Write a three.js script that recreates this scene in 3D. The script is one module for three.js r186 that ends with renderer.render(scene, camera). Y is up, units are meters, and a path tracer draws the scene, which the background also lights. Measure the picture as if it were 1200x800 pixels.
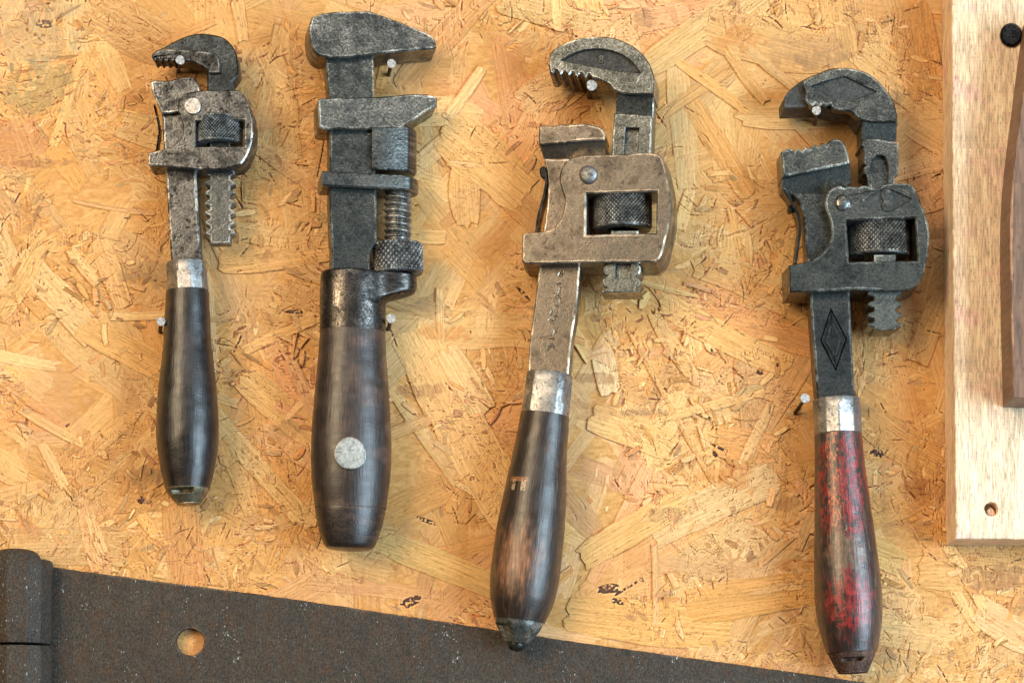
import * as THREE from 'three';
import { mergeGeometries, toCreasedNormals } from 'three/addons/utils/BufferGeometryUtils.js';
import { RectAreaLightUniformsLib } from 'three/addons/lights/RectAreaLightUniformsLib.js';
import { FontLoader } from 'three/addons/loaders/FontLoader.js';
import { TextGeometry } from 'three/addons/geometries/TextGeometry.js';

// ------------------------------------------------------------------ camera, light, exposure
// One photo pixel on the board is S metres. The lens axis meets the board at pixel (CX, CY), the camera stands D pixels off.
const S = 0.00045, CX = 650, CY = 945, D = 2800;
const scene = new THREE.Scene();
scene.background = new THREE.Color(0x000000);
const camera = new THREE.PerspectiveCamera(2 * Math.atan(CY / D) * 180 / Math.PI, 1300 / 1890, 0.01, 20);
camera.position.set((CX - 600) * S, (400 - CY) * S, D * S);
camera.lookAt((CX - 600) * S, (400 - CY) * S, 0);
camera.setViewOffset(1300, 1890, 0, 0, 1200, 800);

const renderer = new THREE.WebGLRenderer({ antialias: true });
renderer.toneMapping = THREE.LinearToneMapping;
renderer.toneMappingExposure = 1.0;
renderer.shadowMap.enabled = true;
RectAreaLightUniformsLib.init();
function rectLight(color, intensity, w, h, az, el, dist, target = [0, 0, 0]) {
  const l = new THREE.RectAreaLight(color, intensity, w, h), a = az * Math.PI / 180, e = el * Math.PI / 180;
  l.position.set(target[0] + dist * Math.sin(a) * Math.cos(e), target[1] + dist * Math.sin(e), target[2] + dist * Math.cos(a) * Math.cos(e));
  l.lookAt(...target); scene.add(l); return l;
}
rectLight(new THREE.Color(0.64, 0.85, 1.0), 13.0, 1.1, 1.3, 50, -6, 1.9).name = 'daylight_opening';
rectLight(new THREE.Color(1.0, 0.76, 0.47), 9.8, 0.95, 1.1, -36, 14, 2.0).name = 'warm_lamp';
rectLight(new THREE.Color(1.0, 0.94, 0.85), 2.7, 2.4, 1.2, 0, 36, 2.4).name = 'added_fill_light';  // added frontal fill, brightens the metal faces and softens the shadows

// ------------------------------------------------------------------ helpers
let seed = 7;
const rnd = () => { seed = (seed * 1664525 + 1013904223) >>> 0; return seed / 4294967296; };
const rr = (a, b) => a + (b - a) * rnd();
const clamp = (x, a = 0, b = 1) => Math.min(b, Math.max(a, x));
const mix = (a, b, t) => a + (b - a) * t;
const sstep = (a, b, x) => { const t = clamp((x - a) / (b - a)); return t * t * (3 - 2 * t); };
const hash = (x, y, s) => { let h = Math.imul(x, 374761393) ^ Math.imul(y, 668265263) ^ Math.imul(s + 11, 1274126177); h = Math.imul(h ^ (h >>> 13), 1274126177); return ((h ^ (h >>> 16)) >>> 0) / 4294967296; };
function vn(x, y, s = 0, P = 0, Q = P) {            // value noise 0..1, tiled with period P x Q when given
  const xi = Math.floor(x), yi = Math.floor(y); let fx = x - xi, fy = y - yi;
  fx = fx * fx * (3 - 2 * fx); fy = fy * fy * (3 - 2 * fy);
  const w = (a, p) => (p ? ((a % p) + p) % p : a);
  const x0 = w(xi, P), x1 = w(xi + 1, P), y0 = w(yi, Q), y1 = w(yi + 1, Q);
  return mix(mix(hash(x0, y0, s), hash(x1, y0, s), fx), mix(hash(x0, y1, s), hash(x1, y1, s), fx), fy);
}
const fbm = (x, y, s, o = 3, P = 0, Q = P) => { let a = 0, k = 0.5, t = 0; for (let i = 0; i < o; i++) { a += k * vn(x, y, s + i * 17, P, Q); t += k; k /= 2; x *= 2; y *= 2; P *= 2; Q *= 2; } return a / t; };
function tex(w, h, fn, srgb = true, wrap = THREE.RepeatWrapping) {
  const d = new Uint8Array(w * h * 4);
  for (let y = 0, i = 0; y < h; y++) for (let x = 0; x < w; x++, i += 4) {
    const c = fn(x, y);
    if (typeof c === 'number') d[i] = d[i + 1] = d[i + 2] = clamp(c, 0, 255); else { d[i] = clamp(c[0], 0, 255); d[i + 1] = clamp(c[1], 0, 255); d[i + 2] = clamp(c[2], 0, 255); }
    d[i + 3] = 255;
  }
  const t = new THREE.DataTexture(d, w, h);
  t.wrapS = t.wrapT = wrap; t.magFilter = THREE.LinearFilter; t.minFilter = THREE.LinearMipmapLinearFilter; t.generateMipmaps = true;
  if (srgb) t.colorSpace = THREE.SRGBColorSpace;
  t.needsUpdate = true; return t;
}
const names = {};
const numbered = (n) => { const k = names[n] = (names[n] ?? -1) + 1; return k ? n + '_' + String(k).padStart(3, '0') : n; };
function thing(name, label, category, pos = [0, 0, 0], opt = {}) {
  const g = new THREE.Group(); g.name = numbered(name); g.position.set(...pos);
  g.userData = { label, category }; if (opt.group) g.userData.group = opt.group;
  if (opt.turn) g.rotation.y = opt.turn;
  scene.add(g); return g;
}
function part(name, geo, mat, parent, label) {
  const m = new THREE.Mesh(geo, mat); m.name = name; m.castShadow = m.receiveShadow = true; parent.add(m);
  if (label) m.userData.label = label; return m;
}
// A frame fixed to a hanging thing: P(px, py, z) gives the local point (in pixels) that lies z in front of the thing's axis and is seen at a photo pixel.
function frame(ox, oy, zc, turn = 0) {
  const c = Math.cos(turn), s = Math.sin(turn);
  return {
    ox, oy, zc, turn, pos: [(ox - 600) * S, (400 - oy) * S, zc * S],
    P(px, py, zl) {
      const z = (zl + c * zc - s * (px - ox)) / (c - s * (px - CX) / D), k = 1 - z / D;
      const X = CX + (px - CX) * k - ox, Y = CY + (py - CY) * k - oy;
      return [c * X - s * (z - zc), -Y];
    },
  };
}
// rounds off the gentle corners of a traced outline and resamples it
function curve(pts, step = 3, corner = 40) {
  const n = pts.length, out = [];
  const sub = (a, b) => [a[0] - b[0], a[1] - b[1]], len = (a) => Math.hypot(a[0], a[1]);
  const tan = pts.map((p, i) => {
    const a = sub(p, pts[(i + n - 1) % n]), b = sub(pts[(i + 1) % n], p);
    const t = Math.abs(Math.atan2(a[0] * b[1] - a[1] * b[0], a[0] * b[0] + a[1] * b[1])) * 180 / Math.PI;
    if (t > corner || p[2]) return null;
    const d = [a[0] / len(a) + b[0] / len(b), a[1] / len(a) + b[1] / len(b)], l = len(d); return [d[0] / l, d[1] / l];
  });
  for (let i = 0; i < n; i++) {
    const p = pts[i], q = pts[(i + 1) % n], d = sub(q, p), L = len(d), k = Math.max(1, Math.round(L / step));
    const m0 = tan[i] ? [tan[i][0] * L, tan[i][1] * L] : d, m1 = tan[(i + 1) % n] ? [tan[(i + 1) % n][0] * L, tan[(i + 1) % n][1] * L] : d;
    for (let j = 0; j < k; j++) {
      const t = j / k, t2 = t * t, t3 = t2 * t;
      const f = (a) => (2 * t3 - 3 * t2 + 1) * p[a] + (t3 - 2 * t2 + t) * m0[a] + (3 * t2 - 2 * t3) * q[a] + (t3 - t2) * m1[a];
      out.push([f(0), f(1)]);
    }
  }
  return out;
}
const area = (p) => p.reduce((a, q, i) => { const r = p[(i + 1) % p.length]; return a + q[0] * r[1] - r[0] * q[1]; }, 0) / 2;
function inset(p, d) {                                  // moves a ring towards the solid on its left
  const n = p.length;
  return p.map((q, i) => {
    const a = p[(i + n - 1) % n], b = p[(i + 1) % n];
    let e = [q[0] - a[0], q[1] - a[1]], f = [b[0] - q[0], b[1] - q[1]]; const le = Math.hypot(...e) || 1, lf = Math.hypot(...f) || 1;
    let x = -e[1] / le - f[1] / lf, y = e[0] / le + f[0] / lf; const l = Math.hypot(x, y) || 1; x /= l; y /= l;
    const cs = Math.max(0.45, (-e[1] / le) * x + (e[0] / le) * y), w = (typeof d === 'function' ? d(i, q) : d) / cs;
    return [q[0] + x * w, q[1] + y * w];
  });
}
class Soup {
  constructor() { this.p = []; this.c = []; this.u = []; this.n = []; }
  v(x, y, z, u, v, c, n) { this.p.push(x * S, y * S, z * S); this.u.push(u / 256, v / 256); this.c.push(c, c, c); if (n) this.n.push(...n); }
  geo(crease = 0.55) {
    let g = new THREE.BufferGeometry();
    g.setAttribute('position', new THREE.Float32BufferAttribute(this.p, 3)); g.setAttribute('uv', new THREE.Float32BufferAttribute(this.u, 2)); g.setAttribute('color', new THREE.Float32BufferAttribute(this.c, 3));
    if (this.n.length) g.setAttribute('normal', new THREE.Float32BufferAttribute(this.n, 3)); else g = toCreasedNormals(g, crease);
    return g;
  }
}
const WORN = 1.7, BASE = 0.34;                                      // vertex tone of unworn metal; worn bare edges go up to 1
/* prism: a traced outline as a solid from z0 (back) to z1 (front) with chamfered, unevenly worn front edges.
   o: bevel, wear 0..1, holes (through), sinks [{pts, depth}] (open pockets; their floors come back as separate geometry), px: outline is in photo pixels, grow: widens the back, tilt(x,y) adds to the front's height */
function prism(fr, outline, z0, z1, o = {}) {
  const bv = (o.bevel ?? 1.6) * 0.85, wear = o.wear ?? 0.6, sd = o.seed ?? outline.length * 13 + Math.round(outline[0][0]), step = o.step ?? 3;
  const loc = (pts, hole, z = z1) => {
    let r = (o.raw ? pts : curve(pts, step, o.corner)).map((p) => (o.local ? [p[0], p[1]] : fr.P(p[0], p[1], z)));
    if ((area(r) > 0) === !!hole) r.reverse();
    const rg = o.rough ?? 0.15;
    if (rg) r = r.map((p) => [p[0] + (vn(p[0] / 4, p[1] / 4, sd) - 0.5) * rg * 2, p[1] + (vn(p[0] / 4, p[1] / 4, sd + 5) - 0.5) * rg * 2]);
    return r;
  };
  const rings = [loc(outline, false), ...(o.holes ?? []).map((h) => loc(h, true)), ...(o.sinks ?? []).map((h) => loc(h.pts, true))], nh = 1 + (o.holes?.length ?? 0);
  const zf = o.tilt ? (x, y) => z1 + o.tilt(x, y) : () => z1;
  const cap = new Soup(), side = new Soup(), ux = sd * 37 % 256, uy = sd * 61 % 256;
  const tops = rings.map((r, k) => inset(r, (i, q) => (k < nh ? bv : 0.7) * (0.75 + 0.5 * vn(q[0] / 6, q[1] / 6, sd + 9))));
  const cw = (a) => { const w = fbm(a[0] / 7, a[1] / 7, sd + 21, 2), e = vn(a[0] / 45, a[1] / 45, sd + 31); return clamp(wear * (0.06 + 1.5 * sstep(0.36, 0.72, w * 0.5 + e * 0.55))); };
  const rim = o.rim ?? 1.7;
  if (wear > 0 && rim) rings.forEach((r, k) => {          // bare metal creeping in from the edge
    if (k >= nh) return; const t = tops[k], n = t.length, lim = inset(t, (i, q) => rim * (0.25 + 1.2 * fbm(q[0] / 5, q[1] / 5, sd + 51, 2)));
    for (let i = 0; i < n; i++) { const j = (i + 1) % n; for (const [q, c] of [[t[i], BASE + (WORN - BASE) * cw(t[i])], [t[j], BASE + (WORN - BASE) * cw(t[j])], [lim[j], BASE], [t[i], BASE + (WORN - BASE) * cw(t[i])], [lim[j], BASE], [lim[i], BASE]]) cap.v(q[0], q[1], zf(...q), q[0] + ux, q[1] + uy, c, o.tilt ? null : [0, 0, 1]); }
    tops[k] = lim; lim.outer = t;
  });
  const all = tops.flat(), V = (p) => new THREE.Vector2(p[0], p[1]);
  for (const f of THREE.ShapeUtils.triangulateShape(tops[0].map(V), tops.slice(1).map((r) => r.map(V)))) for (const i of f) { const q = all[i]; cap.v(q[0], q[1], zf(...q), q[0] + ux, q[1] + uy, BASE, o.tilt ? null : [0, 0, 1]); }
  rings.forEach((r, k) => {
    const t = tops[k].outer ?? tops[k], n = r.length, isSink = k >= nh, zb = isSink ? z1 - o.sinks[k - nh].depth : z0, sk = isSink && o.sinks[k - nh].depth > 2 ? 0.4 : 0;
    let back = r; if (o.grow && k === 0) back = inset(r, -o.grow);
    if (o.slip && k === 0) back = back.map((p) => [p[0] + o.slip[0], p[1] + o.slip[1]]);
    let al = 0;
    for (let i = 0; i < n; i++) {
      const j = (i + 1) % n, l = Math.hypot(r[j][0] - r[i][0], r[j][1] - r[i][1]);
      const ca = BASE + (WORN - BASE) * cw(r[i]) * (isSink ? sk : 1), cb = BASE + (WORN - BASE) * cw(r[j]) * (isSink ? sk : 1), b1 = isSink ? 0.7 : bv;
      const quad = (A, B, C, E, sw) => { for (const [q, z, u, v, c] of [A, B, C, A, C, E]) sw && o.swap ? side.v(q[0], q[1], z, v, u, c) : side.v(q[0], q[1], z, u, v, c); };
      const zi = zf(...t[i]), zj = zf(...t[j]);
      quad([r[i], zi - b1, r[i][0] + ux, r[i][1] + uy, ca], [r[j], zj - b1, r[j][0] + ux, r[j][1] + uy, cb], [t[j], zj, t[j][0] + ux, t[j][1] + uy, cb], [t[i], zi, t[i][0] + ux, t[i][1] + uy, ca]);
      quad([back[i], zb, al + ux, zb + uy, BASE], [back[j], zb, al + l + ux, zb + uy, BASE], [r[j], zj - b1, al + l + ux, zj + uy, BASE], [r[i], zi - b1, al + ux, zi + uy, BASE], true);
      al += l;
    }
    if (k === 0) r.back = back;
  });
  // back face
  const bk = rings.slice(0, nh).map((r, k) => (k ? r : r.back)), ball = bk.flat(), bs = new Soup();
  if (!o.noBack) for (const f of THREE.ShapeUtils.triangulateShape(bk[0].map(V), bk.slice(1).map((r) => r.map(V)))) for (const i of [f[0], f[2], f[1]]) { const q = ball[i]; bs.v(q[0], q[1], z0, q[0], q[1], BASE, [0, 0, -1]); }
  const g = mergeGeometries([cap.geo(0.3), side.geo(0.5), ...(o.noBack ? [] : [bs.geo()])]);
  g.floors = (o.sinks ?? []).map((sk, k) => {           // pocket floors
    const r = rings[nh + k].slice().reverse(), f = new Soup(), z = z1 - sk.depth + 0.05;
    for (const t of THREE.ShapeUtils.triangulateShape(r.map(V), [])) for (const i of t) f.v(r[i][0], r[i][1], z, r[i][0] + ux + 80, r[i][1] + uy + 40, BASE, [0, 0, 1]);
    return f.geo();
  });
  return g;
}
// a surface of revolution about the line a -> b (local pixels, z given); rad(t, angle) in pixels, angle 0 faces the viewer; flat squeezes the depth
function turned(a, b, rad, o = {}) {
  const nt = o.nt ?? 40, na = o.na ?? 40, ax = new THREE.Vector3(b[0] - a[0], b[1] - a[1], (b[2] ?? 0) - (a[2] ?? 0)), L = ax.length(); ax.normalize();
  const fz = (Math.abs(ax.z) > 0.999 ? new THREE.Vector3(0, 1, 0) : new THREE.Vector3(0, 0, 1).addScaledVector(ax, -ax.z)).normalize(), fx = new THREE.Vector3().crossVectors(ax, fz).negate();
  const pos = [], uv = [], col = [], idx = [], ts = o.ts ?? Array.from({ length: nt + 1 }, (_, i) => i / nt);
  ts.forEach((t, i) => {
    for (let j = 0; j <= na; j++) {
      const th = (j / na - 0.5) * 2 * Math.PI, r = rad(t, th, i), dx = Math.sin(th) * r, dz = Math.cos(th) * r * (o.flat ?? 1);
      pos.push((a[0] + ax.x * L * t + fx.x * dx + fz.x * dz) * S, (a[1] + ax.y * L * t + fx.y * dx + fz.y * dz) * S, ((a[2] ?? 0) + ax.z * L * t + fx.z * dx + fz.z * dz) * S);
      if (o.planar) { const k = pos.length - 3; uv.push(pos[k] / S / 256, pos[k + 1] / S / 256); } else if (o.wrapUV) uv.push(j / na, t); else uv.push((th * (o.r0 ?? 35)) / 256, L * t / 256);
      const c = o.tone ? o.tone(t, th) : BASE; col.push(c, c, c);
    }
  });
  const m = na + 1;
  for (let i = 0; i < ts.length - 1; i++) for (let j = 0; j < na; j++) { const k = i * m + j; idx.push(k, k + m, k + 1, k + 1, k + m, k + m + 1); }
  let g = new THREE.BufferGeometry(); g.setAttribute('position', new THREE.Float32BufferAttribute(pos, 3)); g.setAttribute('uv', new THREE.Float32BufferAttribute(uv, 2)); g.setAttribute('color', new THREE.Float32BufferAttribute(col, 3)); g.setIndex(idx);
  g.computeVertexNormals(); const N = g.attributes.normal;
  for (let i = 0; i < ts.length; i++) { const p = i * m, q = p + na, v = new THREE.Vector3(N.getX(p) + N.getX(q), N.getY(p) + N.getY(q), N.getZ(p) + N.getZ(q)).normalize(); N.setXYZ(p, v.x, v.y, v.z); N.setXYZ(q, v.x, v.y, v.z); }
  g = g.toNonIndexed(); if (o.facet) g.computeVertexNormals(); else if (o.crease) g = toCreasedNormals(g, o.crease); return g;
}
const lerpTable = (tab, x) => {                          // smooth interpolation of [x, value] rows
  if (x <= tab[0][0]) return tab[0][1];
  for (let i = 0; i < tab.length - 1; i++) if (x <= tab[i + 1][0]) {
    const [x0, y0] = tab[i], [x1, y1] = tab[i + 1], h = x1 - x0, t = (x - x0) / h;
    const sl = (k) => (k <= 0 || k >= tab.length - 1 ? (tab[Math.min(k + 1, tab.length - 1)][1] - tab[Math.max(k - 1, 0)][1]) / (tab[Math.min(k + 1, tab.length - 1)][0] - tab[Math.max(k - 1, 0)][0]) : (tab[k + 1][1] - tab[k - 1][1]) / (tab[k + 1][0] - tab[k - 1][0]));
    const t2 = t * t, t3 = t2 * t;
    return (2 * t3 - 3 * t2 + 1) * y0 + (t3 - 2 * t2 + t) * h * sl(i) + (3 * t2 - 2 * t3) * y1 + (t3 - t2) * h * sl(i + 1);
  }
  return tab[tab.length - 1][1];
};
const P3 = (fr, px, py, z) => [...fr.P(px, py, z), z];

// ------------------------------------------------------------------ the board: oriented strands pressed into a sheet
const X0 = -150, Y0 = -150, BW = 1500, BH = 1100, TW = 2048, TH = 1502, K = TW / BW;
const R = new Float32Array(TW * TH), G = new Float32Array(TW * TH), B = new Float32Array(TW * TH), H = new Float32Array(TW * TH);
for (let y = 0, i = 0; y < TH; y++) for (let x = 0; x < TW; x++, i++) { const n = fbm(x / 9, y / 5, 3, 3); R[i] = 200 + n * 36; G[i] = 146 + n * 40; B[i] = 84 + n * 34; H[i] = 0.2 + n * 0.1; }
const TONES = [[228, 179, 114], [232, 188, 124], [224, 170, 102], [238, 200, 142], [216, 160, 92], [228, 174, 118], [220, 178, 122], [234, 192, 130], [212, 156, 96], [206, 160, 108]];
let strandCount = 0;
function strand(cx, cy, len, wid, ang, tone, o = {}) {
  return { cx, cy, a: len / 2, b: wid / 2, ca: Math.cos(ang), sa: Math.sin(ang), tone, rag: o.rag ?? 0.12, wav: o.wav ?? 0.16, taper: o.taper ?? rr(0, 0.45), edge: o.edge ?? 0.5, grain: o.grain ?? 0.62, op: o.op ?? 0.8, bend: o.bend ?? rr(-0.05, 0.05), s: strandCount++, h: o.h ?? 0.5, tilt: o.tilt ?? rr(-0.06, 0.06) };
}
const halfW = (f, u, sgn) => f.b * (1 + f.wav * 2 * (fbm(u / 26 + f.s * 7.3, sgn * 3.7, f.s, 2) - 0.5) * Math.min(1, 14 / f.b + 0.5) - f.taper * Math.pow(Math.min(1, Math.abs(u) / f.a), 3));
const halfL = (f, v, sgn) => f.a * (1 - 0.18 * Math.min(1, 18 / f.a)) + (fbm(v / 5 + f.s * 3.1, sgn * 5.1, f.s + 3, 2) - 0.5) * f.rag * 2 * Math.min(f.a, 60);
function tables(f) {                                     // edge shapes sampled once per strand
  if (f.wt) return f; const q = 2, nw = Math.ceil(f.a * 1.4 + 8) * q, nl = Math.ceil(f.b * 1.4 + 6) * q;
  f.wt = [-1, 1].map((s) => Float32Array.from({ length: 2 * nw + 2 }, (_, i) => halfW(f, (i - nw) / q, s))); f.lt = [-1, 1].map((s) => Float32Array.from({ length: 2 * nl + 2 }, (_, i) => halfL(f, (i - nl) / q, s))); f.nw = nw; f.nl = nl; return f;
}
function paint(f) {
  tables(f);
  const ex = f.a * 1.35 + 6, ey = f.b * 1.35 + 4, eb = ey + Math.abs(f.bend) * f.a * 1.5, rx = Math.abs(f.ca) * ex + Math.abs(f.sa) * eb, ry = Math.abs(f.sa) * ex + Math.abs(f.ca) * eb;
  const x0 = Math.max(0, Math.floor((f.cx - rx - X0) * K)), x1 = Math.min(TW - 1, Math.ceil((f.cx + rx - X0) * K)), y0 = Math.max(0, Math.floor((f.cy - ry - Y0) * K)), y1 = Math.min(TH - 1, Math.ceil((f.cy + ry - Y0) * K));
  const big = f.a > 26;
  for (let y = y0; y <= y1; y++) for (let x = x0; x <= x1; x++) {
    const dx = x / K + X0 - f.cx, dy = y / K + Y0 - f.cy, u = dx * f.ca + dy * f.sa, v = -dx * f.sa + dy * f.ca - f.bend * u * u / f.a;
    if (Math.abs(u) > ex || Math.abs(v) > ey) continue;
    const dv = f.wt[v > 0 ? 1 : 0][Math.round(u * 2) + f.nw] - Math.abs(v), du = f.lt[u > 0 ? 1 : 0][Math.round(v * 2) + f.nl] - Math.abs(u), de = Math.min(dv, du);
    if (de < 0) continue;
    const i = y * TW + x;
    let g = (vn(u / (big ? 30 : 12) + f.s * 9.1, v / 1.05, f.s) - 0.5) * 0.24 + (vn(u / 110, v / 6 + f.s, f.s + 2) - 0.5) * 0.12 + (vn(u / 4, v / 1.6, f.s + 5) - 0.5) * 0.12;
    if (big) { const p = vn(u / 9 + f.s, v / 0.85, f.s + 8); if (p > 0.8) g -= (p - 0.8) * 1.9; }
    g = 1 + g * f.grain;
    const dirt = de < 2 && f.edge ? f.edge * (1 - sstep(0.2, 1.5, de)) * sstep(0.45, 0.6, fbm(x / 7, y / 7, f.s + 40, 2)) : 0;
    let r = f.tone[0] * g, gg = f.tone[1] * (0.15 + 0.85 * g) * Math.pow(g, 0.2), b = f.tone[2] * g * Math.pow(g, 0.35);
    const op = f.op * sstep(0, 1.2, de) * (f.edge ? 1 : sstep(0.3, 0.5, fbm(x / 3.5, y / 3.5, f.s, 2))), k2 = dirt * 0.7; R[i] = mix(R[i], mix(r, 142, k2), op); G[i] = mix(G[i], mix(gg, 84, k2), op); B[i] = mix(B[i], mix(b, 54, k2), op);
    H[i] = f.h + (g - 1) * 0.35 + f.tilt * v / f.b - (1 - sstep(0, 2.5, de)) * 0.08;
  }
}
const toneAt = (x, y) => {
  const t = TONES[Math.floor(rnd() * TONES.length)], k = rr(0.94, 1.05), q = vn(x / 160, y / 160, 5), gr = sstep(0.5, 0.85, q) * 0.4, pk = sstep(0.55, 0.8, vn(x / 120, y / 120, 55)) * 0.6;
  let c = [t[0] * k, t[1] * k, t[2] * k];
  c = [mix(c[0], 206, gr), mix(c[1], 174, gr), mix(c[2], 122, gr)];
  return [c[0] + pk * 6, c[1] - pk * 6, c[2] + pk * 10];
};
const loose = (x, y) => fbm(x / 95, y / 80, 91, 2);       // where the fine chips gather
for (let i = 0; i < 900; i++) { const x = rr(X0, X0 + BW), y = rr(Y0, Y0 + BH); paint(strand(x, y, rr(50, 190), rr(12, 42), rr(0, Math.PI), toneAt(x, y), { edge: 0.5, h: rr(0.3, 0.6), op: 0.6 })); }
const chips = [], strands = [];
function chipField(n, thr, keep) {
  for (let i = 0; i < n; i++) {
    const x = rr(X0, X0 + BW), y = rr(Y0, Y0 + BH); if (loose(x, y) < thr + rr(-0.05, 0.05)) continue;
    const l = rr(6, 40) * rr(0.4, 1), w = Math.min(l * 0.5, rr(2, 8)), t = toneAt(x, y), k = rr(0.84, 1.1);
    const f = strand(x, y, l, w, vn(x / 60, y / 60, 70) * 6 + rr(-0.9, 0.9), t.map((c, j) => c * k * (j ? (j > 1 ? 0.96 : 0.98) : 1)), { edge: 0.8, rag: 0.25, wav: 0.5, h: rr(0.3, 0.8), tilt: rr(-0.2, 0.2), op: 0.85, bend: rr(-0.18, 0.18), taper: rr(0.1, 0.9) });
    paint(f); if (keep) chips.push(f);
  }
}
// crevices between the chips: dark resin and bark
function crevices(n, thr) {
  for (let i = 0; i < n; i++) {
    const x = rr(X0, X0 + BW), y = rr(Y0, Y0 + BH); if (loose(x, y) < thr) continue;
    const f = strand(x, y, rr(5, 30), rr(1, 2.4), vn(x / 60, y / 60, 70) * 6 + rr(-0.8, 0.8), [rr(95, 150), rr(50, 88), rr(36, 58)], { edge: 0, rag: 0.3, wav: 1.2, taper: 1, h: 0.05, bend: rr(-0.22, 0.22), op: rr(0.6, 1) }); paint(f);
  }
}
chipField(9000, 0.43); crevices(1500, 0.44);
// the broad strands of the top layer, some of them the photo's own
const own = [
  [540, 500, 265, 62, 62, [236, 190, 126]], [545, 447, 92, 34, 58, [240, 200, 142]], [786, 476, 214, 6, 61, [226, 178, 116]], [834, 475, 142, 12, -15, [232, 186, 122]],
  [87, 18, 96, 34, 84, [226, 192, 136]], [124, 58, 112, 26, 66, [232, 190, 126]], [78, 122, 112, 14, -73, [230, 186, 120]], [300, 545, 205, 24, 49, [230, 190, 128]],
  [850, 395, 176, 34, 27, [234, 184, 116]], [876, 522, 80, 42, 8, [220, 160, 96]], [742, 505, 110, 40, 20, [236, 190, 124]], [840, 168, 150, 26, 58, [222, 166, 98]],
  [826, 32, 190, 36, -34, [216, 180, 122]], [815, 108, 110, 15, -34, [214, 164, 104]], [520, 662, 190, 34, 22, [226, 186, 118]], [1124, 700, 96, 14, 58, [232, 188, 124]],
  [1150, 668, 150, 54, 4, [224, 172, 108]], [740, 620, 150, 34, -30, [232, 184, 116]], [570, 190, 130, 60, 40, [234, 186, 120]], [545, 110, 80, 14, -55, [238, 200, 140]],
  [330, 390, 110, 14, -24, [228, 180, 116]], [330, 480, 130, 40, 40, [230, 184, 118]], [62, 545, 66, 14, 62, [230, 190, 132]], [150, 410, 130, 34, 28, [228, 178, 110]],
  [255, 205, 60, 34, 4, [222, 182, 122]], [900, 50, 150, 54, 14, [214, 168, 108]], [710, 435, 60, 26, 80, [232, 204, 158]], [1060, 520, 120, 46, 35, [216, 164, 98]],
  [760, 730, 200, 50, 5, [230, 176, 104]], [880, 700, 160, 46, -8, [222, 164, 92]], [150, 30, 110, 60, 30, [206, 160, 104]], [215, 640, 120, 44, 85, [216, 156, 94]],
  [1010, 640, 110, 40, 20, [226, 182, 112]], [480, 275, 90, 20, 5, [224, 180, 118]], [25, 330, 110, 24, -60, [228, 182, 118]], [1075, 60, 120, 50, 80, [204, 152, 92]],
  [1180, 735, 90, 40, 30, [236, 190, 138]], [640, 15, 120, 30, 12, [214, 178, 122]], [330, 300, 150, 30, -8, [222, 174, 110]], [130, 320, 90, 26, 70, [226, 178, 118]],
];
for (let i = 0; i < 190; i++) { const x = rr(-60, 1260), y = rr(-60, 860); strands.push(strand(x, y, rr(70, 210), rr(16, 48), rr(0, Math.PI), toneAt(x, y), { edge: 0.45, h: rr(0.5, 0.75), op: rr(0.5, 0.8), rag: 0.2 })); }
for (const [x, y, l, w, a, t] of own) strands.push(strand(x, y, l, w, a * Math.PI / 180, t, { edge: 0.6, h: rr(0.6, 0.85), taper: 0.25 }));
for (let i = 0; i < 60; i++) { const x = rr(-60, 1260), y = rr(-60, 860); strands.push(strand(x, y, rr(40, 120), rr(7, 16), rr(0, Math.PI), toneAt(x, y).map((c) => c * 1.03), { edge: 0.7, h: rr(0.6, 0.9) })); }
strands.forEach(paint);
chipField(4200, 0.48, true); crevices(2600, 0.46); crevices(500, 0.3);
for (let i = 0; i < 70; i++) { const x = rr(X0, X0 + BW), y = rr(Y0, Y0 + BH); paint(strand(x, y, rr(3, 10), rr(1.5, 4), rr(0, 3.2), [rr(70, 110), rr(42, 64), rr(40, 54)], { edge: 0, rag: 0.4, wav: 0.9, taper: 0.9, h: 0, bend: rr(-0.5, 0.5) })); }
for (const [x, y, l, w, a] of [[482, 704, 22, 12, -20], [614, 344, 20, 6, 50], [735, 688, 34, 6, -30], [750, 676, 14, 6, 60], [712, 690, 26, 12, -10], [725, 704, 18, 8, 10], [500, 610, 26, 8, 20], [278, 402, 26, 3, -65], [890, 436, 8, 6, 20], [911, 428, 4, 6, 0], [165, 586, 8, 8, 40], [1027, 530, 16, 10, 0], [50, 28, 20, 12, 0], [842, 525, 20, 5, 30], [838, 532, 8, 6, 60], [345, 365, 20, 6, 0], [105, 113, 8, 3, 30], [461, 397, 26, 2.4, 68], [1035, 478, 26, 3, 60], [207, 92, 14, 2, 80], [928, 492, 14, 2, 40]])
  paint(strand(x, y, l * 1.25, w, a * Math.PI / 180, [72, 46, 44], { edge: 0, rag: 0.35, wav: 0.7, taper: 0.7, h: 0.02 }));
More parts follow.
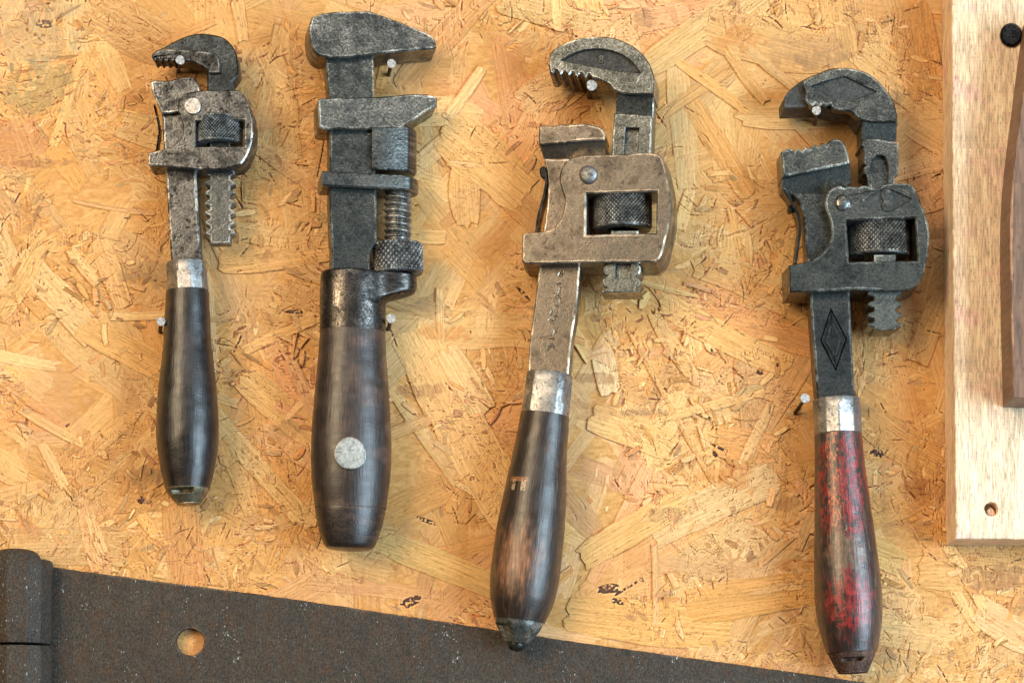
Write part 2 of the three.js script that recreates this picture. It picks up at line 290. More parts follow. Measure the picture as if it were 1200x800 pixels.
// hair-thin cracks and glue lines that wander between the chips
for (let y = 0, i = 0; y < TH; y++) for (let x = 0; x < TW; x++, i++) {
  const px = x / K + X0, py = y / K + Y0, ms = 0.13 + 0.87 * sstep(0.4, 0.58, loose(px, py) * 0.7 + 0.3 * vn(px / 30, py / 30, 711));
  const an = vn(px / 140, py / 140, 717) * 5, ca = Math.cos(an), sa = Math.sin(an), wx = (px * ca + py * sa) * 0.45 + (vn(px / 7, py / 7, 701) - 0.5) * 7, wy = -px * sa + py * ca + (vn(px / 7, py / 7, 703) - 0.5) * 7, n = Math.abs(vn(wx / 15, wy / 9, 705) - 0.5), n2 = Math.abs(vn(wx / 6 + 40, wy / 4.5, 707) - 0.5);
  const w = clamp((1 - sstep(0.0, 0.04, n)) * 0.9 + (1 - sstep(0, 0.07, n2)) * 0.6) * ms * sstep(0.46, 0.66, vn(px / 5, py / 5, 709)) * 0.75, hi = ms * sstep(0.72, 0.85, vn(wx / 5 + 9, wy / 3, 713)) * 0.35;
  R[i] = mix(mix(R[i], 244, hi), 126, w); G[i] = mix(mix(G[i], 212, hi), 70, w); B[i] = mix(mix(B[i], 158, hi), 46, w); H[i] -= w * 0.3;
}
// stains: grey weathering upper left, pink resin blushes
const stains = [[50, 100, 48, 34, [150, 138, 96], 0.5], [40, 30, 60, 50, [176, 160, 128], 0.45], [20, 170, 40, 36, [196, 130, 96], 0.4], [225, 655, 40, 40, [196, 134, 90], 0.3], [950, 60, 60, 26, [160, 124, 92], 0.35], [1000, 110, 90, 14, [120, 96, 76], 0.3], [1085, 575, 26, 22, [150, 96, 50], 0.5], [60, 470, 46, 60, [206, 160, 124], 0.35], [460, 625, 40, 22, [184, 150, 104], 0.4]];
for (let i = 0; i < 46; i++) stains.push([rr(0, 1200), rr(0, 800), rr(12, 46), rr(5, 18), [[150, 106, 70], [138, 112, 84], [196, 128, 66], [206, 150, 110]][i % 4], rr(0.25, 0.5)]);
for (const [sx, sy, ax, ay, c, k] of stains) {
  for (let y = Math.max(0, Math.floor((sy - ay * 1.6 - Y0) * K)); y < Math.min(TH, (sy + ay * 1.6 - Y0) * K); y++) for (let x = Math.max(0, Math.floor((sx - ax * 1.6 - X0) * K)); x < Math.min(TW, (sx + ax * 1.6 - X0) * K); x++) {
    const px = x / K + X0, py = y / K + Y0, d = Math.hypot((px - sx) / ax, (py - sy) / ay) + (fbm(px / 13, py / 13, 300, 3) - 0.5) * 1.4, w = k * (1 - sstep(0.6, 0.95, d)) * (0.55 + 0.9 * (fbm(px / 3, py / 6, 310, 2) - 0.2)), i = y * TW + x;
    if (w > 0) { R[i] = mix(R[i], c[0], w); G[i] = mix(G[i], c[1], w); B[i] = mix(B[i], c[2], w); }
  }
}
// crisper fibres: each texel is pushed away from the mean of its neighbours
for (const A of [R, G, B]) {
  const T = new Float32Array(TW * TH), r = 3, w = 2 * r + 1;
  for (let y = 0; y < TH; y++) { let a = 0; const o = y * TW; for (let x = -r; x < TW; x++) { if (x + r < TW) a += A[o + x + r]; if (x - r - 1 >= 0) a -= A[o + x - r - 1]; if (x >= 0) T[o + x] = a / Math.min(w, x + r + 1, TW - x + r); } }
  for (let x = 0; x < TW; x++) { let a = 0; const m = new Float32Array(TH); for (let y = -r; y < TH; y++) { if (y + r < TH) a += T[(y + r) * TW + x]; if (y - r - 1 >= 0) a -= T[(y - r - 1) * TW + x]; if (y >= 0) m[y] = a / Math.min(w, y + r + 1, TH - y + r); } for (let y = 0; y < TH; y++) { const i = y * TW + x; A[i] = clamp(A[i] + 0.75 * (A[i] - m[y]), 20, 250); } }
}
const boardMap = tex(TW, TH, (x, y) => { const i = y * TW + x; return [R[i] * 1.02, G[i] * 0.995, B[i] * 0.985]; }, true, THREE.MirroredRepeatWrapping);
const boardBump = tex(TW, TH, (x, y) => H[y * TW + x] * 200 + 20, false, THREE.MirroredRepeatWrapping);
const boardMat = new THREE.MeshPhysicalMaterial({ map: boardMap, bumpMap: boardBump, bumpScale: 0.0005, roughness: 0.58, color: new THREE.Color(0.9, 0.9, 0.88), specularIntensity: 0.5 });
const boardUV = (px, py) => [(px - X0) / BW, (py - Y0) / BH];
const W3 = (px, py, z) => [(px - 600) * S, (400 - py) * S, z * S];
{
  const sheet = new THREE.BufferGeometry(), p = [], u = [], n = [];
  const q = [[-1800, 2300], [3000, 2300], [3000, -1500], [-1800, -1500]];
  for (const i of [0, 1, 2, 0, 2, 3]) { p.push(...W3(...q[i], 0)); u.push(...boardUV(...q[i])); n.push(0, 0, 1); }
  sheet.setAttribute('position', new THREE.Float32BufferAttribute(p, 3)); sheet.setAttribute('uv', new THREE.Float32BufferAttribute(u, 2)); sheet.setAttribute('normal', new THREE.Float32BufferAttribute(n, 3));
  const board = new THREE.Group(); board.name = 'strand_board'; board.userData = { kind: 'structure', label: 'orange oriented strand board that the tools hang on', category: 'board' }; scene.add(board);
  part('board_sheet', sheet, boardMat, board);
  const back = new THREE.BoxGeometry(4800 * S, 3800 * S, 24 * S); back.translate(0, 0, -12.6 * S);
  part('board_core', back, new THREE.MeshStandardMaterial({ color: new THREE.Color(0.36, 0.22, 0.1), roughness: 0.9 }), board);
  const ring = (f, n) => {
    const o = [];
    for (let i = 0; i <= n; i++) { const u = f.a * (-1 + 2 * i / n) * 0.93; o.push([u, halfW(f, u, 1)]); }
    const m = Math.max(2, Math.round(f.b / 4)), e1 = o[o.length - 1][1], e0 = halfW(f, -f.a * 0.93, 1);
    for (let i = 1; i < m; i++) { const v = e1 * (1 - 2 * i / m); o.push([Math.max(f.a * 0.86, halfL(f, v, 1)), v]); }
    for (let i = n; i >= 0; i--) { const u = f.a * (-1 + 2 * i / n) * 0.93; o.push([u, -halfW(f, u, -1)]); }
    for (let i = 1; i < m; i++) { const v = -e0 * (1 - 2 * i / m); o.push([-Math.max(f.a * 0.86, halfL(f, v, -1)), v]); }
    return o.map(([u, v0]) => { const v = v0 + f.bend * u * u / f.a; return [f.cx + u * f.ca - v * f.sa, f.cy + u * f.sa + v * f.ca]; });
  };
  const flake = (f, n, z, th) => {
    const r = ring(f, n), pp = [], uu = [], nn = [], c = r.map((q) => new THREE.Vector2(q[0], -q[1]));
    if (area(c.map((v) => [v.x, v.y])) < 0) { r.reverse(); c.reverse(); }
    for (const t of THREE.ShapeUtils.triangulateShape(c, [])) for (const i of t) { pp.push(...W3(r[i][0], r[i][1], z)); uu.push(...boardUV(...r[i])); nn.push(0, 0, 1); }
    for (let i = 0; i < r.length; i++) {
      const a = r[i], b = r[(i + 1) % r.length], l = Math.hypot(b[0] - a[0], b[1] - a[1]) || 1, no = [-(b[1] - a[1]) / l, -(b[0] - a[0]) / l, 0.0];
      for (const [q, zz] of [[a, z - th], [b, z - th], [b, z], [a, z - th], [b, z], [a, z]]) { pp.push(...W3(q[0], q[1], zz)); uu.push(...boardUV(...q)); nn.push(...no); }
    }
    const g = new THREE.BufferGeometry(); g.setAttribute('position', new THREE.Float32BufferAttribute(pp, 3)); g.setAttribute('uv', new THREE.Float32BufferAttribute(uu, 2)); g.setAttribute('normal', new THREE.Float32BufferAttribute(nn, 3)); return g;
  };
  // every strand lies on what it overlaps
  const GW = 150, level = new Float32Array(GW * 110);
  const cells = (f, fn) => { for (let u = -f.a; u <= f.a; u += 5) for (let v = -f.b; v <= f.b; v += 4) { const x = Math.floor((f.cx + u * f.ca - v * f.sa - X0) / 10), y = Math.floor((f.cy + u * f.sa + v * f.ca - Y0) / 10); if (x >= 0 && y >= 0 && x < GW && y < 110) fn(y * GW + x); } };
  strands.forEach((f, i) => {
    let z = 0; cells(f, (k) => { z = Math.max(z, level[k]); }); z += 0.24; cells(f, (k) => { level[k] = z; });
    part(i ? 'wood_strand_' + String(i).padStart(3, '0') : 'wood_strand', flake(f, 7, z, z + 0.05), boardMat, board);
  });
  const cg = chips.filter((f) => f.cx > -60 && f.cx < 1260 && f.cy > -60 && f.cy < 860).map((f, i) => { let z = 0; cells(f, (k) => { z = Math.max(z, level[k]); }); z += 0.25 + (i % 23) * 0.02; return flake(f, 3, z, z * 0.5); });
  const st = part('wood_chips', mergeGeometries(cg), boardMat, board); st.userData.kind = 'stuff';
}

// ------------------------------------------------------------------ metal, wood
function metal(name, o) {
  const N = 512, sd = o.seed, per = (k) => Math.round(N / k);
  const f = (x, y, k, s, oc = 3) => fbm(x / k, y / k, sd + s, oc, per(k));
  const scr = []; for (let i = 0; i < (o.scratches ?? 60); i++) scr.push([hash(i, 1, sd) * N, hash(i, 2, sd) * N, hash(i, 3, sd) * Math.PI, 4 + hash(i, 4, sd) * 26, hash(i, 5, sd)]);
  const sc = new Float32Array(N * N);
  for (const [x, y, a, l, k] of scr) for (let t = 0; t < l; t += 0.5) { const q = ((Math.floor(y + Math.sin(a) * t) % N + N) % N) * N + ((Math.floor(x + Math.cos(a) * t) % N + N) % N); sc[q] = Math.max(sc[q], 0.3 + 0.7 * k); }
  const memo = new Array(N * N), val = (x, y) => {
    if (memo[y * N + x]) return memo[y * N + x];
    const big = f(x, y, 64, 0), mid = f(x, y, 16, 3), fine = f(x, y, o.fine ?? 4, 7, 2), pit = 1 - sstep(0.2, 0.34, f(x, y, o.pit ?? 6, 11, 2));
    return memo[y * N + x] = { m: clamp((big - 0.5) * 1.6 * (o.big ?? 1) + (mid - 0.5) * 1.4 * (o.mid ?? 1) + 0.5), fine: (fine - 0.5) * (o.grain ?? 0.5), pit: pit * (o.pits ?? 0.6), s: sc[y * N + x] };
  };
  const map = tex(N, N, (x, y) => { const v = val(x, y), k = (1 + v.fine) * (1 - v.pit * 0.75); return [0, 1, 2].map((j) => (mix(o.a[j], o.b[j], v.m) * k + v.s * (o.scrK ?? 40))); });
  const rough = tex(N, N, (x, y) => { const v = val(x, y); return 255 * clamp((o.rough ?? 0.45) + (0.5 - v.m) * 0.2 - v.fine * 0.15 + v.pit * 0.25 - v.s * 0.1); }, false);
  const bump = tex(N, N, (x, y) => { const v = val(x, y); return 128 + v.fine * 90 - v.pit * 90 + (v.m - 0.5) * 60 - v.s * 30; }, false);
  return new THREE.MeshStandardMaterial({ name, map, roughnessMap: rough, bumpMap: bump, bumpScale: o.bump ?? 0.00022, metalness: o.metal ?? 0.75, roughness: 1, vertexColors: true, color: new THREE.Color().setScalar(o.gain ?? 1) });
}
const tint = (m, r, g, b, o = {}) => { const c = m.clone(); c.color.setRGB(r, g, b); Object.assign(c, o); return c; };
const speckled = metal('speckled_steel', { seed: 11, a: [112, 112, 112], b: [206, 206, 204], fine: 3, grain: 0.9, pits: 0.6, pit: 6, big: 1, mid: 1.4, rough: 0.38, scratches: 700, scrK: 70, metal: 0.85, bump: 0.00014, gain: 0.86 });
const blued = metal('blued_steel', { seed: 23, a: [84, 88, 89], b: [214, 214, 208], grain: 0.85, fine: 3, pits: 0.35, pit: 4, big: 0.55, mid: 0.55, rough: 0.32, scratches: 2600, scrK: 56, metal: 0.85, bump: 0.00014 });
const brown = metal('brown_steel', { seed: 37, a: [140, 131, 120], b: [232, 220, 204], grain: 0.35, fine: 3, pits: 0.35, pit: 5, big: 1.3, mid: 0.8, rough: 0.33, scratches: 1800, scrK: 34, metal: 0.85, bump: 0.00014 });
const bright = metal('bright_steel', { seed: 41, a: [170, 168, 166], b: [222, 220, 218], grain: 0.35, pits: 0.3, rough: 0.5, scratches: 300, bump: 0.00022, metal: 0.9 });
const iron = metal('rusty_iron', { seed: 53, a: [104, 92, 84], b: [140, 126, 116], grain: 0.9, pits: 0.55, fine: 4, rough: 0.6, scratches: 0, metal: 0.25, bump: 0.0004 });
const castSkin = metal('black_cast_skin', { seed: 71, a: [92, 94, 94], b: [138, 138, 134], grain: 0.7, fine: 3, pits: 0.3, pit: 5, big: 0.6, mid: 0.6, rough: 0.58, scratches: 200, scrK: 20, metal: 0.4, bump: 0.0003, gain: 0.8 });
const M = {
  skin: castSkin,
  w1plate: speckled, w1dark: tint(blued, 0.42, 0.47, 0.52),
  w2: tint(blued, 0.95, 0.96, 0.94), w3: tint(brown, 1.26, 1.2, 1.14), w3dark: tint(blued, 0.42, 0.42, 0.43), w3cool: tint(blued, 1.5, 1.48, 1.38),
  w4: tint(blued, 1.02, 1.04, 1.0), w4dark: castSkin,
  nut: tint(blued, 1.7, 1.68, 1.66, { roughnessMap: null, roughness: 0.38, metalness: 0.6, bumpMap: null }), spring: tint(blued, 0.3, 0.3, 0.3), ferrule: bright, rivet: tint(bright, 0.9, 0.9, 0.9), iron,
};
function woodTex(w, h, fn) { return tex(w, h, fn, true, THREE.ClampToEdgeWrapping); }
let handleBump, handleRough = new Map();
function handleMat(fn, rough, bump = 0.00025, coat = 0.5) {
  const map = woodTex(512, 1024, fn), bm = handleBump ??= tex(512, 1024, (x, y) => 128 + (fbm(x / 3, y / 60, 77, 2, 170, 17) - 0.5) * 120 + (fbm(x / 9, y / 9, 78, 2) - 0.5) * 60, false);
  if (!handleRough.has(rough)) handleRough.set(rough, tex(512, 1024, (x, y) => 255 * clamp(rough + (fbm(x / 5, y / 70, 81, 3) - 0.5) * 0.16 + (fbm(x / 30, y / 30, 83, 3) - 0.5) * 0.3), false));
  const rm = handleRough.get(rough);
  return new THREE.MeshPhysicalMaterial({ map, bumpMap: bm, bumpScale: bump, roughnessMap: rm, roughness: 1, clearcoat: coat * 1.2, clearcoatRoughness: 0.34, specularIntensity: 0.8 });
}
const grainAt = (x, y, s) => fbm(x / 2.5, y / 70, s, 3) * 0.7 + fbm(x / 14, y / 40, s + 4, 2) * 0.3;
const hm1 = handleMat((x, y) => { const g = grainAt(x, y, 101), p = sstep(0.52, 0.75, fbm(x / 60, y / 90, 105, 3)) * 0.5; return [mix(27, 62, p) * (0.6 + g * 0.8), mix(24, 46, p) * (0.6 + g * 0.8), mix(24, 38, p) * (0.6 + g * 0.8)]; }, 0.4);
const hm2 = handleMat((x, y) => { const g = grainAt(x, y, 111), p = sstep(0.45, 0.75, fbm(x / 50, y / 80, 115, 3)); return [mix(50, 78, p) * (0.45 + g), mix(40, 58, p) * (0.45 + g), mix(36, 49, p) * (0.45 + g)]; }, 0.44);
const hm3 = handleMat((x, y) => {
  const g = grainAt(x, y, 121), t = y / 1024, u = x / 512, wornD = Math.hypot((u - 0.46) / 0.11, (t - 0.72) / 0.15) + (fbm(x / 8, y / 50, 125, 3) - 0.5) * 1.2;
  const p = (1 - sstep(0.3, 1.7, wornD)) * (0.5 + 0.8 * fbm(x / 4, y / 60, 128, 3)) + sstep(0.55, 0.85, fbm(x / 8, y / 90, 127, 3)) * 0.35;
  let c = [mix(44, 142, p) * (0.55 + g * 0.9), mix(34, 98, p) * (0.55 + g * 0.9), mix(29, 70, p) * (0.55 + g * 0.9)];
  const bar = Math.abs(t - 0.335) < 0.011 && u > 0.36 && u < 0.48, leg = t > 0.335 && t < 0.39 && (Math.abs(u - 0.395) < 0.013 || Math.abs(u - 0.455) < 0.013);
  if ((bar || leg) && fbm(x / 4, y / 8, 129, 2) > 0.36) c = leg ? [176, 150, 118] : [142, 92, 56];
  return c;
}, 0.42);
const hm4 = handleMat((x, y) => {
  const g = grainAt(x, y, 131), t = y / 1024, u = x / 512, wu = u + (fbm(x / 12, y / 40, 145, 3) - 0.5) * 0.09, wt = t + (fbm(x / 10, y / 30, 147, 3) - 0.5) * 0.16;
  const patch = (cu, ct, au, at) => 1 - sstep(0.75, 1.05, Math.hypot((wu - cu) / au, (wt - ct) / at));
  const chip = fbm(x / 7, y / 26, 135, 3), fine = fbm(x / 3, y / 14, 137, 3);
  const red = clamp(patch(0.54, 0.25, 0.09, 0.27) * sstep(0.38, 0.44, chip) + patch(0.38, 0.24, 0.08, 0.24) * 0.75 * sstep(0.42, 0.48, chip) + patch(0.48, 0.77, 0.14, 0.14) * sstep(0.32, 0.37, chip) + patch(0.72, 0.15, 0.08, 0.2) * 0.7 + 0.35 * sstep(0.58, 0.66, chip)) * (1 - sstep(0.62, 0.68, fine) * 0.8);
  const bare = clamp(patch(0.47, 0.56, 0.12, 0.1) * 0.8 + sstep(0.6, 0.72, fbm(x / 5, y / 50, 139, 3)) * 0.5) * (0.4 + 0.7 * fine);
  let c = [50, 40, 38].map((v, j) => mix(v, [132, 106, 82][j], bare) * (0.5 + g));
  const rc = mix(0.7, 1.2, fbm(x / 9, y / 20, 141, 2)) * (0.8 + 0.4 * g);
  c = c.map((v, j) => mix(v, [150, 44, 42][j] * rc, red * 0.9));
  const og = sstep(0.5, 0.58, fbm(x / 4, y / 14, 143, 3)) * (1 - sstep(0.02, 0.05, Math.abs(wu - 0.43))) * (1 - sstep(0.4, 0.5, t));
  return c.map((v, j) => mix(v, [196, 104, 58][j], og * 0.85));
}, 0.36, 0.0003, 0.5);

// ------------------------------------------------------------------ shared wrench parts
function knurl(fr, c, r, z, yTop, yBot, nD, mat, parent, name, tilt = 0) {      // a knurled ring on an upright axis
  const mid = (yTop + yBot) / 2, a = P3(fr, c - tilt, yTop, z), b = P3(fr, c + tilt, yBot, z), L = Math.hypot(a[1] - b[1], a[0] - b[0]), pitch = 2 * Math.PI * r / nD, na = nD * 4, rows = Math.max(8, Math.round(L / pitch / 1.25 * 4));
  const tri = (x) => Math.abs((x - Math.floor(x)) * 2 - 1);
  const ts = [0, 0.001, 0.04]; for (let i = 0; i <= rows; i++) ts.push(0.07 + 0.86 * i / rows); ts.push(0.96, 0.999, 1);
  const rad = (t, th, i) => {
    if (i === 0 || i === ts.length - 1) return r * 0.55;
    if (t < 0.05 || t > 0.95) return r - 1.3 + (t > 0.01 && t < 0.99 ? 0.9 : 0);
    const u = th / (2 * Math.PI) * nD, v = (t - 0.07) / 0.86 * rows / 4; return r - 1.6 + 2.6 * Math.min(tri(u + v), tri(u - v));
  };
  const tone = (t, th) => { if (t < 0.05 || t > 0.95) return BASE; const u = th / (2 * Math.PI) * nD, v = (t - 0.07) / 0.86 * rows / 4, h = Math.min(tri(u + v), tri(u - v)); return 0.14 + 0.8 * h * h; };
  return part(name, turned(a, b, rad, { ts, na, r0: r, tone, facet: true }), mat, parent);
}
function rivet(fr, px, py, r, z, h, mat, parent, name = 'rivet', flat = 0) {
  const [x, y] = fr.P(px, py, z); const dome = (q) => (flat ? (q < 0.8 ? 1 : q < 0.97 ? 1 - (q - 0.8) * 0.5 : lerpTable([[0.97, 0.9], [1, 0.01]], q)) : q < 0.35 ? 1 : Math.sqrt(Math.max(0, 1 - Math.pow((q - 0.35) / 0.65, 2))));
  return part(name, turned([x, y, z - 2], [x, y, z + h], (t, th, i) => r * dome(t) * (1 + 0.025 * Math.sin(th * 3 + px)), { nt: 30, na: 30, r0: r, planar: true, tone: () => 0.62 }), mat, parent);
}
function handle(fr, a, b, tab, mat, parent, o = {}) {     // tab: [pixel row, radius]
  const A = P3(fr, ...a, 0), Bq = P3(fr, ...b, 0);
  return part(o.name ?? 'handle', turned(A, Bq, (t, th) => { const y = mix(a[1], b[1], t); return lerpTable(tab, y) + (o.lump ?? 0.9) * (fbm(t * 14, th * 2 + 9, Math.round(a[0]), 2) - 0.5); }, { nt: 70, na: 56, wrapUV: true, flat: o.flat }), mat, parent);
}
function ring(fr, a, b, r0, r1, mat, parent, name = 'ferrule', o = {}) {
  const A = P3(fr, ...a, 0), Bq = P3(fr, ...b, 0), n = 14;
  const ts = [0, 0.001, 0.03]; for (let i = 1; i < n; i++) ts.push(i / n); ts.push(0.97, 0.999, 1);
  return part(name, turned(A, Bq, (t, th, i) => { if (i === 0 || i === ts.length - 1) return (i ? r1 : r0) * 0.5; const e = t < 0.02 || t > 0.98 ? 1 : 0; return mix(r0, r1, t) - e + (fbm(t * 6, th * 2 + 9, 5, 2) - 0.5) * 0.15; }, { ts, na: 48, r0, crease: 0.7, flat: o.flat, tone: (t, th) => (o.tone ?? 0.62) * (0.75 + 0.5 * fbm(t * 5, th * 3 + 20, 9, 3)) }), mat, parent);
}
function rackOutline(xl, xr, cl, cr, y0, y1, pitch, off = 0, top = 0) {   // toothed shank: tips at xl/xr, roots at cl/cr
  const L = [], Rr = [];
  for (let y = y0 + off; y < y1 - 6; y += pitch) { const q = Math.min(pitch, y1 - y); L.push([cl, y], [xl + 0.6, y + q * 0.2], [xl, y + q * 0.32], [xl + 0.3, y + q * 0.55], [cl, y + q * 0.72]); Rr.push([cr, y], [xr - 0.6, y + q * 0.2], [xr, y + q * 0.32], [xr - 0.3, y + q * 0.55], [cr, y + q * 0.72]); }
  return [[cl, y0 - top], ...L, [cl + 1, y1], [cr - 1, y1], ...Rr.reverse(), [cr, y0 - top]];
}
const strip = (fr, pts, th, z0, z1) => {                 // a bent leaf of sheet metal seen edge-on: pts along the leaf
  const o = [], q = []; pts.forEach(([x, y], i) => { const a = pts[Math.max(0, i - 1)], b = pts[Math.min(pts.length - 1, i + 1)], l = Math.hypot(b[0] - a[0], b[1] - a[1]), nx = (b[1] - a[1]) / l * th / 2, ny = -(b[0] - a[0]) / l * th / 2; o.push([x + nx, y + ny]); q.unshift([x - nx, y - ny]); });
  return prism(fr, [...o, ...q], z0, z1, { bevel: 0.4, corner: 60, wear: 0.4, rough: 0 });
};
const font = await new FontLoader().loadAsync('fonts/droid/droid_sans_bold.typeface.json');
function text(fr, str, px, py, size, z, h, mat, parent, rot = 0) {
  const g = new TextGeometry(str, { font, size: size * S, depth: h * S, bevelEnabled: true, bevelThickness: 0.3 * S, bevelSize: 0.25 * S, bevelSegments: 1, curveSegments: 5 }); g.center(); g.rotateZ(rot);
  const [x, y] = fr.P(px, py, z); g.translate(x * S, y * S, z * S);
  const n = g.attributes.position.count; g.setAttribute('color', new THREE.Float32BufferAttribute(new Float32Array(n * 3).fill(0.6), 3));
  return part('lettering', g, mat, parent);
}

// ------------------------------------------------------------------ small black-handled pipe wrench
{
  const fr = frame(222, 592, 38), t = thing('pipe_wrench', 'small pipe wrench with speckled grey frame and plain black wooden handle', 'wrench', fr.pos, { group: 'old wrenches hung on the board' });
  const jaw = part('hook_jaw', prism(fr, [[177, 64], [182, 59], [190, 55.6], [210, 45], [222.5, 40.6], [235, 38.8], [247.5, 40], [260, 43], [270, 51], [276, 61], [278, 71], [278.8, 86], [272, 96, 1], [272, 112, 1], [242, 112, 1], [242, 86], [241, 80], [236, 77.5], [230, 73.8], [216, 71], [180, 69]], -16, 11, { bevel: 2.2, wear: 0.15 }), M.w1dark, t);
  const teeth = []; for (let x = 208; x > 181; x -= 7.2) teeth.push([x, 71, 1], [x - 2, 68.4, 1], [x - 4, 68.6, 1], [x - 6, 71, 1]);
  part('jaw_face', prism(fr, [[177, 66], [180, 61], [186, 58], [196, 57], [210, 57.5], [225, 58.6], [240, 60], [250, 62], [256, 68], [257.5, 76], [258, 85, 1], [245, 86], [241, 81], [236, 77.8], [230, 74], [216, 71.5], ...teeth, [179, 70]], -14, 15, { bevel: 1.6, wear: 0.55, corner: 50 }), tint(M.w1plate, 0.4, 0.41, 0.42), jaw);
  part('rack', prism(fr, rackOutline(240, 274.5, 245.5, 269.5, 198, 285, 11.6, 0, 100), -12, 5, { bevel: 1.5, wear: 1.0, raw: false, corner: 30, step: 2, rim: 1 }), tint(M.w1dark, 1.15, 1.2, 1.25), t, 'toothed shank with bright worn teeth');
  part('heel_jaw', prism(fr, [[175.6, 95], [184, 94], [195, 94.5], [206, 92], [216, 90], [225, 90], [231, 96], [234, 104], [235, 126], [207, 131.5], [189, 133, 1], [183, 120], [178, 108]], -16, 9, { bevel: 1.7, wear: 0.9 }), M.w1plate, t);
  part('bar', prism(fr, [[189, 130], [190, 150], [191.5, 176], [193, 197], [198.8, 290], [200, 309], [236, 309], [234, 285], [229.4, 197], [228, 130]], -13, 2, { bevel: 2.4, wear: 0.85 }), M.w1plate, t);
  part('frame', prism(fr, [[238.8, 106], [280, 105.6], [286, 112.5], [291, 122.5], [295, 136], [296, 150], [295, 165], [291, 177.5], [285, 188.8], [280, 193], [175.5, 194, 1], [173, 192, 1], [173, 180, 1], [174.5, 178, 1], [191, 174.8], [201, 171], [210, 163.8], [214, 155], [214, 148.8], [211, 137.5], [208, 128.8], [207.8, 122.5], [210, 116], [216, 110], [226, 106.9]], -18, 19, { bevel: 1.6, wear: 0.95, corner: 45, grow: 1, rim: 1.1, holes: [[[229, 142], [286, 140.8], [285.5, 171], [229, 171.5]]] }), M.w1plate, t);
  rivet(fr, 225.6, 124.4, 9.6, 19, 2.4, tint(bright, 1.25, 1.25, 1.25), t, 'rivet', 1);
  knurl(fr, 257, 26, 0, 139, 169.5, 44, tint(M.nut, 2.2, 2.3, 2.4), t, 'adjusting_nut');
  part('spring', strip(fr, [[180, 122], [183.5, 138], [186, 152], [184.5, 166], [182.5, 178]], 1.8, -9, 4), M.spring, t);
  ring(fr, [217.5, 307.5], [219.8, 342.5], 22.6, 23.6, M.ferrule, t);
  handle(fr, [219.3, 342], [219.3, 572], [[342, 24.6], [370, 26], [400, 27.6], [445, 32.4], [480, 35.2], [500, 35.9], [520, 35.4], [549, 31.2], [572, 25.8]], hm1, t);
  const dent = (q, a, q0, q1, a0, a1, d) => d * sstep(q0 - 0.03, q0 + 0.03, q) * (1 - sstep(q1 - 0.03, q1 + 0.03, q)) * sstep(a0 - 0.08, a0 + 0.08, a) * (1 - sstep(a1 - 0.08, a1 + 0.08, a));
  part('end_cap', turned(P3(fr, 219.5, 570.5, 0), P3(fr, 221, 592, 0), (q, a) => Math.max(0.01, lerpTable([[0, 25.8], [0.3, 23.5], [0.7, 17.5], [0.9, 14], [0.98, 12], [1, 0.01]], q) - dent(q, a, 0.18, 0.42, -0.75, 0.35, 11)), { nt: 60, na: 120, r0: 24, tone: (q, a) => 0.4 + 0.3 * fbm(q * 6, a * 3 + 20, 63, 3) }), tint(M.ferrule, 0.95, 0.86, 0.6), t, 'dull brass end cap with a hanging slot');
}

